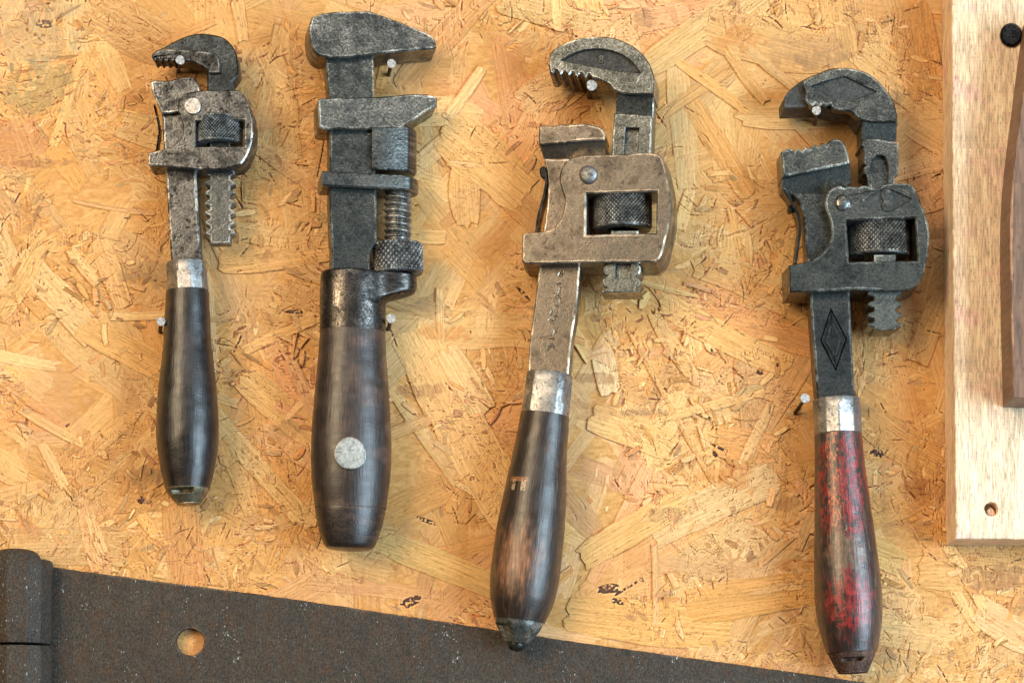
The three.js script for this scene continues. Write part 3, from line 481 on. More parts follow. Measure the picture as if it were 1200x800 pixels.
// ------------------------------------------------------------------ monkey wrench with hammer head
{
  const fr = frame(413, 645, 44, 0.2), t = thing('monkey_wrench', 'monkey wrench with hammer head, side screw and brown handle with round rivet', 'wrench', fr.pos, { turn: 0.2, group: 'old wrenches hung on the board' });
  part('fixed_jaw', prism(fr, [[363, 27], [365, 20.5], [370, 17.5], [390, 14], [417, 12.8], [432, 12.8], [444, 16.5], [462, 23], [480, 30], [497, 37], [506, 42], [509.5, 46.5], [511.5, 55.5, 1], [508, 57.2, 1], [472.5, 60], [438, 63.2], [410, 66.8], [380, 66.3], [370.5, 63], [365.5, 55], [362, 38]], -24, 22, { bevel: 1.9, wear: 0.8, corner: 46, rough: 0.3, grow: 0.8 }), tint(M.w2, 1.05, 1.05, 1.02), t);
  part('bar', prism(fr, [[381, 60], [381.5, 72], [384.8, 112], [386, 153], [386, 231], [387, 270], [388.5, 300], [387, 322], [434, 322], [434, 296], [436.5, 291], [441.8, 285], [441, 231], [439, 153], [438.8, 112], [438, 60]], -14, 13, { bevel: 1.8, wear: 0.7, corner: 30 }), tint(M.w2, 0.76, 0.79, 0.77), t);
  const lj = part('sliding_jaw', prism(fr, [[372.8, 117, 1], [375, 115, 1], [440, 113.3], [510, 112.2], [513, 114, 1], [512, 123, 1], [490, 137], [469.5, 150, 1], [420, 151.2], [377, 151, 1], [374, 148.5, 1], [372.5, 130]], -24, 22, { bevel: 2, wear: 0.9, corner: 55, rough: 0.4, grow: 0.6 }), tint(M.w2, 1.35, 1.35, 1.3), t);
  // the sleeve beside the bar, rounded to the right
  const prof = (w, d, f) => { const s = []; for (let i = 0; i <= 14; i++) { const a = -Math.PI / 2 + Math.PI * i / 14; s.push([w - d + d * Math.cos(a) * 1, f * Math.sin(a)]); } return s; };
  const lug = (yT, yB, xl, xr, hz, rnd2, name, parent, mat, o = {}) => {     // a block with a rounded right side, from its plan view swept down
    const A = fr.P(xl, yT, 10), Bq = fr.P(xr, yB, 0), w = Bq[0] - A[0], pl = [[0, -hz], ...prof(w, rnd2, hz), [0, hz]], n = pl.length, sp = new Soup(), rows = [[0, -1.6], [1.6, 0], [A[1] - Bq[1] - 1.6, 0], [A[1] - Bq[1], -1.6]];
    const at = (k, i) => { const q = pl[i % n], sh = rows[k][1]; return [A[0] + q[0] + (q[0] > 1 ? sh : -sh), A[1] - rows[k][0], q[1] * (1 + sh / hz)]; };
    for (let k = 0; k < 3; k++) for (let i = 0; i < n; i++) { const c = k === 1 ? BASE : 0.62, a = at(k, i), b = at(k, i + 1), e = at(k + 1, i + 1), f = at(k + 1, i), u = i * 7, u2 = u + 7; for (const [q, uu, vv] of [[a, u, 0], [f, u, rows[k + 1][0]], [e, u2, rows[k + 1][0]], [a, u, 0], [e, u2, rows[k + 1][0]], [b, u2, 0]]) sp.v(q[0], q[1], q[2], (uu < 0 ? 0 : q[0] * 0.8 + q[2]) + (o.u ?? 0), q[1], c); }
    for (const k of [0, 3]) for (let i = 1; i < n - 1; i++) for (const j of k ? [0, i + 1, i] : [0, i, i + 1]) { const q = at(k, j); sp.v(q[0], q[1], q[2], q[0], q[2], BASE); }
    return part(name, sp.geo(0.6), mat, parent);
  };
  lug(148, 206, 434.5, 488, 21, 27, 'jaw_sleeve', lj, M.w2, { u: 30 });
  lug(203.5, 229, 375.5, 490, 23, 24, 'jaw_collar', lj, tint(M.w2, 1.0, 1.0, 0.98), { u: 90 });
  const th = 7.6; const sa = P3(fr, 466, 224, 0), sb = P3(fr, 466, 292, 0), sL = sa[1] - sb[1];
  part('screw', turned(sa, sb, (q, a) => 13.2 + 2.9 * Math.pow(0.5 + 0.5 * Math.sin(2 * Math.PI * (q * sL / th) - a), 0.8) * (q * sL > 55 ? 0.2 : 1), { nt: 150, na: 40, r0: 15, tone: (q, a) => 0.3 + 0.4 * (0.5 + 0.5 * Math.sin(2 * Math.PI * (q * sL / th) - a)) }), tint(M.nut, 1.3, 1.22, 1.18), t);
  knurl(fr, 466.5, 28.5, 0, 286, 321, 28, tint(M.nut, 2.0, 1.95, 2.0), t, 'adjusting_nut', 0.6);
  // bolster: round socket and the ledge that carries the screw
  const reach = (q) => lerpTable([[0, 50], [0.2, 50], [0.3, 47], [0.38, 34], [0.46, 14], [0.56, 2], [0.7, 0], [1, 0]], q);
  const bolR = (q, a) => {                                // round socket that runs out to the right into the ledge under the screw
    const base = lerpTable([[0, 35.5], [0.04, 37], [0.3, 38], [1, 38]], q), sx = Math.sin(a), cz = Math.abs(Math.cos(a)), L = reach(q), hz = 24;
    if (sx <= 0 || L < 1) return base;
    let r = cz > 1e-3 ? hz / cz : 1e9; if (r * sx > L) { const b2 = L * sx; r = b2 + Math.sqrt(Math.max(0, b2 * b2 - L * L + hz * hz)); }
    return Math.log(Math.exp(base / 4) + Math.exp(r / 4)) * 4 - (Math.abs(base - r) < 12 ? 0.6 : 0);
  };
  const bts = [0, 0.003, 0.012]; for (let k = 1; k <= 40; k++) bts.push(0.012 + 0.973 * k / 40); bts.push(1);
  part('bolster', turned(P3(fr, 413.5, 319.5, 0), P3(fr, 413, 390, 0), (q, a, k) => (k === 0 ? 3 : k === 1 ? bolR(0, a) - 2 : bolR(q, a)), { ts: bts, na: 110, r0: 38, flat: 0.8, tone: (q, a) => 0.24 + 0.3 * fbm(q * 8, Math.abs(a) * 4 + 30, 71, 3) }), tint(M.w2, 0.66, 0.58, 0.55), t);
  handle(fr, [413, 389.5], [410.5, 596], [[389.5, 37.6], [410, 38.8], [430, 40.4], [475, 44], [520, 46.2], [560, 45.4], [596, 41]], hm2, t, { flat: 0.84 });
  part('handle_end', turned(P3(fr, 410.4, 595, 0), P3(fr, 409, 646, 0), (q, a, i) => lerpTable([[0, 40.2], [0.1, 40.4], [0.5, 36], [0.82, 30.5], [0.9, 28], [0.96, 22], [1, 0.01]], q), { nt: 30, na: 48, wrapUV: true, flat: 0.84 }), tint(hm2, 0.75, 0.78, 0.82), t);
  rivet(fr, 410, 531.5, 18.3, 38, 3.2, tint(bright, 1.15, 1.13, 1.05, { metalness: 0.5 }), t, 'round_rivet', 1);
}

// ------------------------------------------------------------------ large brown pipe wrench
{
  const fr = frame(640, 763, 43, -0.13), t = thing('pipe_wrench', 'large brownish steel pipe wrench, worn black wooden handle reaching over the hinge', 'wrench', fr.pos, { turn: -0.13, group: 'old wrenches hung on the board' });
  const teeth = []; for (let x = 694; x > 652; x -= 9.6) teeth.push([x, 90.8 - (694 - x) * 0.11, 1], [x - 3, 86.6 - (694 - x) * 0.11, 1], [x - 5, 86.8 - (694 - x) * 0.11, 1], [x - 8, 90.2 - (694 - x) * 0.11, 1]);
  const hook = prism(fr, [[645.5, 61.5], [657.5, 52.5], [671, 46.5], [687.5, 42.8], [704, 42.3], [719, 44], [734, 49.5], [747.5, 57.8], [758, 69], [764, 81], [767, 94.5], [766, 111, 1], [720.5, 106], [713, 98.5], [704, 94], ...teeth, [644, 85.5, 1], [643, 75]], -26, 24, { bevel: 1.8, wear: 0.55, corner: 50, grow: 1.2, sinks: [{ pts: [[656.8, 70.5, 1], [672.5, 62], [687.5, 57.8], [704, 57], [719, 60], [732.5, 66], [743, 75], [750.5, 85.5, 1], [725, 83], [695, 78], [672.5, 73.5]], depth: 4 }] });
  const jaw = part('hook_jaw', hook, M.w3cool, t); part('recessed_panel', hook.floors[0], M.skin, jaw, 'unpolished black casting skin');
  text(fr, '8', 704.5, 69.5, 8.5, 20.6, 1.2, M.w3cool, jaw, -0.1);
  part('jaw_neck', prism(fr, [[722, 100], [766, 106], [764, 137], [720, 135]], -24, 21, { bevel: 1.2, rim: 0, wear: 0.3, tilt: (x, y) => (y - 642) * 0.42 }), M.w3cool, jaw);
  const sh = prism(fr, [[720, 132], [764.5, 135], [762, 200], [716, 200], [717, 172]], -22, 20, { bevel: 1.5, wear: 0.6, sinks: [{ pts: [[733, 149], [748.8, 149.8], [747, 190], [730, 190]], depth: 7 }] });
  const shank = part('shank', sh, M.w3cool, t); part('slot_floor', sh.floors[0], M.w3cool, shank);
  const rk = prism(fr, [[716, 270], [711, 309], [706.5, 313], [706, 317], [708, 321.5], [711.5, 323], [706, 326.5], [705.5, 330.5], [707.5, 335], [711, 337], [704, 342.3, 1], [751, 342.3, 1], [745.5, 337], [749, 334], [751, 330.5], [749.5, 326.5], [745.5, 323], [749.5, 320], [751, 315.5], [749.5, 311], [746, 308.5], [748, 270]], -20, 20, { bevel: 1.6, wear: 0.55, corner: 50, step: 2, rim: 0.6, sinks: [{ pts: [[721, 290], [739, 290], [739, 326], [721, 326]], depth: 6 }] });
  const rack = part('rack', rk, tint(M.w3cool, 1.7, 1.75, 1.66), t); part('slot_floor', rk.floors[0], tint(M.w3cool, 1.7, 1.75, 1.66), rack);
  part('heel_jaw', prism(fr, [[631.8, 147.5], [640, 146.8], [648, 147.6], [655, 146], [661.9, 145.4], [670, 145.8], [683, 143.8], [695, 146.5], [704, 149.5], [709, 158], [708, 163.5, 1], [680, 165.5], [631.8, 170, 1], [631, 159]], -24, 20, { bevel: 1.8, wear: 0.8, corner: 50, rough: 0.6 }), M.w3, t);
  part('heel_shoulder', prism(fr, [[632, 168], [708, 162], [711, 182], [690, 190], [660, 192], [641, 192], [636, 183]], -22, 19, { bevel: 1.2, rim: 0, wear: 0.15, tilt: (x, y) => (y - 586) * 0.5 }), M.w3, t);
  const stamps = [[657, 322, 3.4, 2.4, 0.4], [654.5, 333, 3.6, 1.2, -0.3], [656, 340, 1.2, 4, 0.2], [652.5, 347, 3.8, 1.2, 0.5], [656.5, 352, 1.2, 4.4, -0.2], [652, 359, 4, 1.2, 0.1], [646, 366, 1.2, 4, 0.3], [651, 371, 3.4, 1.2, -0.4], [645.5, 376, 4, 1.2, 0.6], [649.5, 391, 1.4, 6, 0.3], [646, 396, 5, 1.4, 0.2], [643.5, 408, 4.4, 1.3, -0.9], [648, 405, 1.2, 4, -0.6]]
    .map(([x, y, a, b, r]) => ({ depth: 1.1, pts: [[-a, -b], [a, -b], [a, b], [-a, b]].map(([u, v]) => [x + u * Math.cos(r) / 1.6 - v * Math.sin(r) / 1.6, y + u * Math.sin(r) / 1.6 + v * Math.cos(r) / 1.6, 1]) }));   // worn stamp, past reading
  const barG = prism(fr, [[637, 186], [641, 203], [641.6, 227.5], [639, 255], [636.6, 272], [631.7, 313], [626, 360], [620.8, 400], [618, 440], [666, 440], [669.5, 400], [675.6, 360], [679.6, 313], [684, 272], [690, 186]], -16, 10, { bevel: 1.6, wear: 0.85, corner: 30, sinks: stamps }); part('bar', mergeGeometries([barG, ...barG.floors]), M.w3, t);
  part('frame', prism(fr, [[690, 181.5], [726.9, 180.6], [772, 180.6], [776, 184], [779.5, 195], [783, 211], [785.4, 227.5], [786, 240], [785, 259], [780, 280], [774.5, 300], [768, 307, 1], [714, 307], [615, 308.8, 1], [611.6, 305, 1], [612, 276, 1], [615, 272.2, 1], [632.5, 271.2], [645.5, 268], [653.6, 261], [659.3, 251], [661.7, 240], [661.5, 232], [657.8, 221], [655.4, 211], [657, 200], [662, 191], [670, 184.8], [678, 182]], -28, 28, { bevel: 1.8, wear: 0.5, corner: 45, grow: 3.2, holes: [[[687, 226.7], [769.5, 224.3], [769, 273], [687, 274.7]]] }), M.w3, t);
  rivet(fr, 689.5, 204.7, 10.5, 28, 6, M.rivet, t);
  knurl(fr, 730, 33, -7, 224, 270, 46, tint(M.nut, 2.0, 1.9, 1.85), t, 'adjusting_nut');
  const sp = part('spring', strip(fr, [[637, 195], [640, 210], [637, 230], [631, 252], [628, 273]], 3, -12, 12), M.spring, t);
  part('spring_rivet', prism(fr, [[633, 196], [637, 194], [640, 197], [640, 206], [637, 209], [633.5, 206]], -6, 6, { bevel: 1.5, wear: 0.2, corner: 70 }), M.spring, sp);
  ring(fr, [644.5, 438], [638.6, 488], 26.6, 27.6, M.ferrule, t);
  handle(fr, [638.8, 486], [608.5, 727], [[486, 28.2], [510, 29.6], [540, 32], [570, 35.4], [600, 38], [630, 39.6], [660, 40.4], [675, 40.2], [690, 39], [705, 36.5], [727, 29.6]], hm3, t);
  const cp = part('end_cap', turned(P3(fr, 609, 723.5, 0), P3(fr, 605.6, 754, 0), (q, a, i) => (q < 0.01 ? 20 : lerpTable([[0, 29.5], [0.08, 29], [0.4, 25.5], [0.9, 15], [0.96, 13.5], [1, 10]], q)) * (1 - 0.28 * sstep(0.3, 0.36, q) * sstep(-1.35, -1.25, a) * (1 - sstep(-0.34, -0.24, a))), { nt: 60, na: 120, r0: 26, tone: (q, a) => 0.36 + 0.3 * fbm(q * 5, a * 3 + 20, 67, 3) }), tint(M.w3cool, 2.3, 2.3, 2.2), t, 'steel end cap with a notch');
  part('tang_end', turned(P3(fr, 605.8, 752, 0), P3(fr, 604.6, 763.5, 0), (q) => lerpTable([[0, 10.5], [0.5, 9.6], [0.85, 6.5], [1, 0.01]], q), { nt: 14, na: 28, r0: 10 }), tint(M.w3dark, 0.8, 0.78, 0.74), cp);
}

// ------------------------------------------------------------------ pipe wrench with red paint left on its handle
{
  const fr = frame(998, 789, 42, 0.03), t = thing('pipe_wrench', 'dark steel pipe wrench with diamond panels and red paint flaking off its wooden handle', 'wrench', fr.pos, { turn: 0.03, group: 'old wrenches hung on the board' });
  const body = prism(fr, [[919.5, 114], [924, 107.5], [939, 94.8], [957, 86.5], [975, 80], [993, 79.3], [1012.5, 83.5], [1027.5, 92.5], [1039.5, 106], [1047.8, 119.5], [1051.5, 133], [1052.5, 146, 1], [1009, 146, 1], [1004, 138], [996, 132], [978, 130], [966, 126.5], [955, 125.5], [935, 126], [919.5, 126.5, 1]], -24, 15, { bevel: 1.4, wear: 0.12, corner: 50, grow: 1 });
  const jaw = part('hook_jaw', body, M.w4dark, t);
  const fc = prism(fr, [[942, 94], [957, 86.7], [975, 80.6], [993, 79.7], [1012.5, 83.9], [1027.3, 92.8], [1039.2, 106.2], [1047.4, 119.7], [1051.2, 133], [1050.5, 142.8, 1], [1009.5, 139.8], [1002, 134.5], [996, 130], [987, 129.5], [978, 127.8], [973.5, 122.5, 1], [969, 124.5, 1], [964, 122, 1], [960.5, 124.4, 1], [956, 121.4, 1], [952.5, 124.4, 1], [948, 122], [943.5, 116.5], [944.5, 110], [943.2, 104.5], [941, 99]], 10, 24, { bevel: 1.6, wear: 0.7, corner: 50, rough: 0.5, sinks: [{ pts: [[948.8, 100.8, 1], [990, 88.8, 1], [1028, 107.5, 1], [990, 121, 1]], depth: 3.2 }] });
  const face = part('jaw_face', fc, M.w4, jaw); part('diamond_panel', fc.floors[0], M.skin, jaw, 'unpolished black casting skin');
  part('jaw_neck', prism(fr, [[1011, 138], [1052, 138], [1053, 169], [1011.5, 167]], -22, 22, { bevel: 1.2, rim: 0, wear: 0.4, tilt: (x, y) => (y - 637) * 0.4 }), M.w4, jaw);
  const sh = prism(fr, [[1012, 164], [1053.5, 166.5], [1053.3, 203], [1049.5, 206, 1], [1049, 240], [1020, 240], [1020, 206, 1], [1012.4, 203, 1], [1012.4, 196, 1], [1016, 194, 1], [1012.4, 191, 1], [1012.2, 172.5, 1], [1008.8, 170.5, 1], [1009.5, 166.5]], -22, 21, { bevel: 1.4, wear: 0.55, corner: 50, sinks: [{ pts: [[1021.6, 232], [1021.6, 188], [1024, 183.5], [1030, 181.5], [1037, 183], [1040, 188], [1040, 232]], depth: 7 }] });
  const shank = part('shank', sh, M.w4, t); part('slot_floor', sh.floors[0], M.w4, shank);
  const rk = prism(fr, rackOutline(1017.5, 1057.5, 1025, 1050.5, 338, 386.5, 12.6, 1, 40), -20, 20, { bevel: 1.5, wear: 0.8, corner: 30, step: 2, rim: 0.8, sinks: [{ pts: [[1027.5, 320], [1044.5, 320], [1044.5, 362], [1042, 366.5], [1031, 367], [1027.8, 363]], depth: 5 }] });
  const rack = part('rack', rk, tint(M.w4, 1.7, 1.75, 1.66), t); part('slot_floor', rk.floors[0], tint(M.w4, 1.7, 1.75, 1.66), rack);
  const ht = []; for (let x = 972, y = 165; x > 934; x -= 9.4, y += 2.2) ht.push([x, y, 1], [x - 3.4, y + 4.6, 1], [x - 6, y + 2.4, 1]);
  part('heel_jaw', prism(fr, [[915.8, 177.5], [920, 175.2], [931, 174], ...ht.reverse(), [977, 163.2], [984, 163.5], [989, 167.5], [994.5, 181.5], [996.5, 191, 1], [950, 201], [917.5, 207, 1]], -24, 22, { bevel: 1.7, wear: 0.85, corner: 50, rough: 0.4 }), tint(M.w4, 1.3, 1.32, 1.24), t);
  part('heel_shoulder', prism(fr, [[917.5, 205], [996, 189.5], [1000, 210], [985, 226], [945, 232], [930, 229.5], [918.5, 219]], -22, 20, { bevel: 1.2, rim: 0, wear: 0.2, tilt: (x, y) => (y - 588) * 0.42 }), M.w4, t);
  part('bar', prism(fr, [[929, 226], [936, 236], [942, 252], [944.5, 285], [946, 302], [949.5, 345], [950.5, 362], [958, 463], [959, 472], [1004, 472], [1003, 463], [997, 360], [995, 300], [990, 226]], -15, 14, { bevel: 2.2, wear: 0.7, corner: 30, sinks: [{ pts: [[973.8, 361.5], [992.5, 396.8], [979.8, 434], [961.8, 399]], depth: 2 }, ] }), tint(M.w4, 0.8, 0.82, 0.82), t);
  {
    const bar = t.children[t.children.length - 1], fl = (pts, z) => prism(fr, pts, z - 1.2, z, { bevel: 0.7, wear: 0.3, rough: 0, noBack: true });
    part('diamond_mark', fl([[973.8, 363], [991.5, 396.8], [979.6, 432], [963, 399]], 12.3), tint(M.w4, 0.36, 0.39, 0.4), bar);
    part('diamond_mark', fl([[975, 374], [986.5, 397], [979.3, 421], [967.5, 398.6]], 13.2), tint(M.w4, 0.46, 0.5, 0.51), bar);
  }
  const fm = prism(fr, [[984, 217.6], [990, 219.5], [996, 217.8], [1006, 218.5], [1014, 217], [1022, 218.8], [1029.5, 219.5], [1036, 216.2], [1046, 215], [1068, 215.6], [1073, 222], [1082, 242.8], [1088, 260], [1090, 273], [1089, 291], [1085.5, 312], [1079, 330], [1072, 336.8], [1005, 339.2], [926, 342.6, 1], [925, 310.2, 1], [943.8, 306.8], [957.8, 301.5], [968, 291], [973.5, 280.5], [975, 270.8], [972, 255], [967.4, 241], [968, 231], [973.5, 222]], -28, 27, { bevel: 1.9, wear: 0.85, corner: 52, grow: 1.6, rough: 0.4, holes: [[[992.5, 258], [1073, 255.5], [1076, 305], [995, 306.6]]], sinks: [{ pts: [[1012.5, 234.6], [1026, 226], [1040, 221], [1055, 226.5], [1069.5, 233], [1054, 242.5], [1040, 248.6], [1026, 242.5]], depth: 2.6 }] });
  const frm = part('frame', fm, M.w4, t); part('diamond_panel', fm.floors[0], M.skin, frm, 'unpolished black casting skin');
  rivet(fr, 1040, 228.6, 7.6, 24.6, 1.3, tint(M.w4, 0.62, 0.63, 0.61), frm, 'raised_mark', 1); rivet(fr, 1040, 241, 6.7, 24.6, 1.6, tint(M.w4, 0.62, 0.63, 0.61), frm, 'raised_mark', 1);
  rivet(fr, 988.4, 237.5, 9.6, 27, 5, tint(speckled, 0.8, 0.8, 0.78), t);
  knurl(fr, 1030.5, 34, -9, 255, 302, 43, tint(M.nut, 1.7, 1.6, 1.5), t, 'adjusting_nut');
  const sp = part('spring', strip(fr, [[919, 222], [926, 233], [934, 247], [938, 262], [936, 284], [933, 308]], 3.2, -12, 12), M.spring, t);
  part('spring_rivet', prism(fr, [[924.5, 241], [928, 240], [930.5, 244], [928.5, 248.5], [924.8, 248]], -6, 6, { bevel: 1.4, wear: 0.2, corner: 80 }), M.spring, sp);
  ring(fr, [980.5, 467.5], [982.3, 509.5], 27.2, 27.8, M.ferrule, t);
  handle(fr, [982.2, 509], [998.8, 764], [[509, 27.4], [550, 29.2], [570, 30.9], [600, 32.6], [630, 35.2], [660, 37.2], [690, 38.7], [710, 38.4], [730, 37], [750, 33], [764, 29.4]], hm4, t);
  part('end_cap', turned(P3(fr, 998.6, 762, 0), P3(fr, 1000, 789.5, 0), (q, a) => Math.max(0.01, (q < 0.004 ? 20 : lerpTable([[0, 28.8], [0.5, 23], [0.94, 17], [0.98, 15.5], [1, 0.01]], q)) - 8 * sstep(0.32, 0.37, q) * (1 - sstep(0.46, 0.51, q)) * sstep(-0.7, -0.6, a) * (1 - sstep(0.3, 0.4, a))), { nt: 60, na: 120, r0: 26, tone: (q, a) => 0.25 + 0.4 * fbm(q * 5, a * 3 + 20, 61, 3) }), tint(M.iron, 1.2, 0.8, 0.66), t, 'rusty end cap with a slot');
}

// ------------------------------------------------------------------ nails
const zinc = tint(bright, 1.5, 1.5, 1.5, { roughnessMap: null, roughness: 0.45, metalness: 0.3 }), rustNail = tint(iron, 0.9, 0.7, 0.55);
function nail(hx, hy, ex, ey, zh, r, label) {
  const k = 1 - zh / D, hp = [CX + (hx - CX) * k, CY + (hy - CY) * k], t = thing('nail', label, 'nail', W3(ex, ey, 0), { group: 'nails that hold the wrenches' });
  const b = [hp[0] - ex, -(hp[1] - ey), zh];
  part('shaft', turned([-b[0] * 0.15, -b[1] * 0.15, -zh * 0.15], b, () => 2.3, { nt: 6, na: 14, r0: 3 }), rustNail, t);
  const d = new THREE.Vector3(...b).normalize(), e = [b[0] + d.x * 2.2, b[1] + d.y * 2.2, b[2] + d.z * 2.2];
  part('head', turned(b, e, (q, a, i) => [0.01, r * 0.95, r, r * 0.94, r * 0.5, 0.01][i] * (1 + 0.04 * Math.sin(a * 3 + hx)), { ts: [0, 0.001, 0.4, 0.85, 0.98, 1], na: 22, r0: r, crease: 0.5, tone: (q, a) => 0.7 + 0.3 * Math.sin(a * 5 + q * 9 + hx) * 0.5 }), zinc, t);
}
nail(210.6, 70.6, 208.5, 84, 55, 5.3, 'nail in the hook of the small black-handled pipe wrench');
nail(188.2, 377, 187, 389, 52, 5.2, 'nail beside the plain black handle of the small pipe wrench');
nail(458.5, 74.7, 455, 88, 52, 5.2, 'nail under the hammer head of the monkey wrench');
nail(457.8, 373.5, 455, 386, 52, 5.4, 'nail below the screw ledge of the monkey wrench');
nail(693.5, 100, 690, 114, 66, 6.2, 'nail in the toothed hook of the large brownish pipe wrench');
nail(957, 129.7, 955, 146, 66, 5.2, 'nail in the chipped hook of the red-painted pipe wrench');
nail(943.5, 467, 932, 484, 50, 5.8, 'slanting nail beside the ferrule of the red-painted pipe wrench');

// ------------------------------------------------------------------ strap hinge
{
  const fr = frame(200, 800, 0), t = thing('strap_hinge', 'dark iron strap hinge with round hole and knuckle, flecked with white paint', 'hinge', [0, 0, 0]);
  t.position.set((200 - 600) * S, (400 - 800) * S, 2.2 * S);
  const N = 1024, fl = tex(N, 512, (x, y) => {
    const g = fbm(x / 3, y / 3, 401, 3), m = fbm(x / 60, y / 60, 405, 3), k = 0.3 + g * 1.4; let c = [mix(70, 88, m) * k, mix(62, 78, m) * k, mix(55, 68, m) * k];
    const p = fbm(x / 5, y / 5, 409, 2) + 0.35 * (fbm(x / 60, y / 60, 411, 2) - 0.5); if (p > 0.885) c = c.map((v, j) => mix(v, [214, 222, 218][j], sstep(0.885, 0.915, p)));
    const ru = sstep(0.48, 0.7, fbm(x / 26, y / 26, 415, 4)) * 0.7, k3 = 0.5 + g; return [mix(c[0], 92 * k3, ru), mix(c[1], 68 * k3, ru), mix(c[2], 50 * k3, ru)];
  });
  const hm = new THREE.MeshStandardMaterial({ map: fl, bumpMap: iron.bumpMap, bumpScale: 0.0006, roughness: 0.72, metalness: 0.1, vertexColors: true, color: new THREE.Color().setScalar(1.7) });
  const hole = []; for (let i = 0; i < 28; i++) { const a = i / 28 * 2 * Math.PI; hole.push([222.5 + 16.5 * Math.cos(a), 752 + 16 * Math.sin(a)]); }
  const strapG = prism(fr, [[40, 661.5], [61, 664.5], [180, 680.6], [300, 696], [480, 722.5], [660, 750], [960, 792], [1240, 833], [1240, 1010], [40, 1010]], 0, 11, { bevel: 1.2, wear: 0.25, corner: 20, rough: 0.5, step: 6, holes: [hole] });
  const strap = part('strap', strapG, hm, t);
  const knuckle = (y0, y1, r, nm) => part(nm, turned(P3(fr, 22, y0, 22), P3(fr, 22, y1, 22), (q, a, i) => (i === 0 || i === 9 ? 8 : q < 0.01 || q > 0.99 ? r - 2 : r) + (fbm(q * 5, Math.sin(a) * 2 + 9, 431, 2) - 0.5) * 1.2, { ts: [0, 0.004, 0.03, 0.15, 0.3, 0.5, 0.7, 0.9, 0.996, 1], na: 64, r0: r, crease: 0.8 }), hm, t);
  knuckle(657, 755, 38.5, 'knuckle'); knuckle(757, 990, 38, 'knuckle');
  part('pin', turned(P3(fr, 19, 643, 22), P3(fr, 19, 662, 22), (q) => lerpTable([[0, 0.01], [0.08, 16], [0.4, 26], [1, 29]], q), { nt: 16, na: 36, r0: 24 }), hm, t);
}

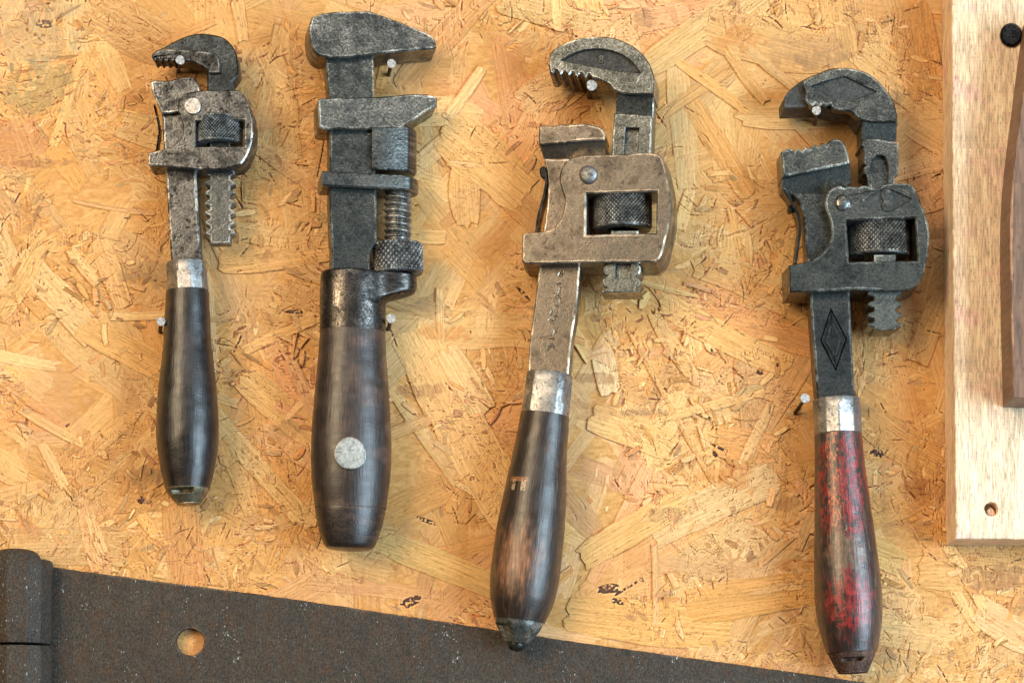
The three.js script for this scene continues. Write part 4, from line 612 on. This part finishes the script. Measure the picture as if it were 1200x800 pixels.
// ------------------------------------------------------------------ plank, screw, wooden block
const plankTex = (base, sd, w, h, fl) => tex(w, h, (x, y) => {
  const g = fbm(x / 2.2, y / 46, sd, 3), r = fbm(x / 12, y / 160, sd + 3, 3), saw = fbm(x / 30, y / 2.4, sd + 7, 2), pore = vn(x / 1.3, y / 16, sd + 9), k = 0.8 + (g - 0.5) * 0.5 + (r - 0.5) * 0.22 + (saw - 0.5) * 0.05 + 0.2 - (pore > 0.74 ? (pore - 0.74) * 0.9 : 0);
  const p = sstep(0.5, 0.8, fbm(x / 60, y / 80, sd + 13, 3)) * fl; return [base[0] * k, base[1] * k * (1 - 0.06 * p), base[2] * k * (1 + 0.0 * p)];
});
{
  const fr = frame(1113, 636, 2.5), t = thing('wooden_plank', 'pale rough sawn wooden plank with a drilled hole near its lower corner', 'plank', fr.pos);
  const map = plankTex([240, 210, 176], 501, 512, 1024, 1), bump = tex(512, 1024, (x, y) => 128 + (fbm(x / 2.2, y / 46, 501, 3) - 0.5) * 160 + (fbm(x / 30, y / 2.4, 508, 2) - 0.5) * 60 - (vn(x / 1.3, y / 16, 510) > 0.8 ? 50 : 0), false);
  const pm = new THREE.MeshStandardMaterial({ map, bumpMap: bump, bumpScale: 0.0005, roughness: 0.75, vertexColors: true, color: new THREE.Color().setScalar(1.02 / BASE) });
  const hole = []; for (let i = 0; i < 22; i++) { const a = i / 22 * 2 * Math.PI; hole.push([1162 + 8 * Math.cos(a) + Math.sin(a * 3) * 0.4, 596.5 + 8.4 * Math.sin(a)]); }
  const g = prism(fr, [[1115, -160], [1117, 200], [1120.6, 631], [1330, 633], [1480, 634], [1480, -160]], 0, 68, { bevel: 1.3, wear: 0, rough: 0.7, corner: 20, step: 5, swap: true, sinks: [{ pts: hole, depth: 26 }] });
  const board = part('board', g, pm, t); const fc = g.floors[0]; part('drill_hole', fc, pm, board);
  part('splinter', prism(fr, [[1158, 598], [1162, 594], [1166, 599], [1168, 604], [1161, 604]], 42, 60, { bevel: 1.5, wear: 0, rough: 0.8, corner: 80 }), pm, board, 'pale torn splinter in the hole');
  // screw
  const sf = frame(1186, 40, 70.5), sc = thing('screw', 'black slotted screw in the pale plank', 'screw', sf.pos), c = sf.P(1186, 40, 4);
  const slot = []; for (const [u, v] of [[-10.5, -1.6], [10.5, -1.6], [10.5, 1.6], [-10.5, 1.6]]) { const a = 1.15; slot.push([1186 + u * Math.cos(a) - v * Math.sin(a), 40 + u * Math.sin(a) + v * Math.cos(a)]); }
  const rim = []; for (let i = 0; i < 30; i++) { const a = i / 30 * 2 * Math.PI; rim.push([1186 + 13 * Math.cos(a), 40 + 14 * Math.sin(a)]); }
  const sg = prism(sf, rim, -3, 5, { bevel: 3, wear: 0.1, rough: 0.1, sinks: [{ pts: slot, depth: 4 }] }), black = tint(blued, 0.16, 0.17, 0.2);
  const head = part('head', sg, black, sc); part('slot', sg.floors[0], tint(bright, 0.7, 0.75, 0.8), head);
}
{
  const fr = frame(1190, 466, 71), t = thing('wooden_block', 'dark brown wooden block with curved edge and pale scratches on the plank', 'wood block', fr.pos);
  const map = plankTex([140, 106, 84], 601, 256, 512, 0.3), bm = new THREE.MeshPhysicalMaterial({ map, bumpMap: map, bumpScale: 0.0004, roughness: 0.5, vertexColors: true, color: new THREE.Color().setScalar(0.75 / BASE) });
  part('block', prism(fr, [[1188, 466, 1], [1240, 468], [1360, 470, 1], [1360, 10, 1], [1212, 10, 1], [1207, 45], [1196, 130], [1186.5, 215], [1184.5, 260], [1185, 340], [1187, 430]], 0, 62, { bevel: 1.6, wear: 0.3, corner: 30, rough: 0.25, step: 5 }), bm, t);
}
scene.traverse((o) => { if (o.isMesh) { o.castShadow = true; o.receiveShadow = true; } });
renderer.render(scene, camera);
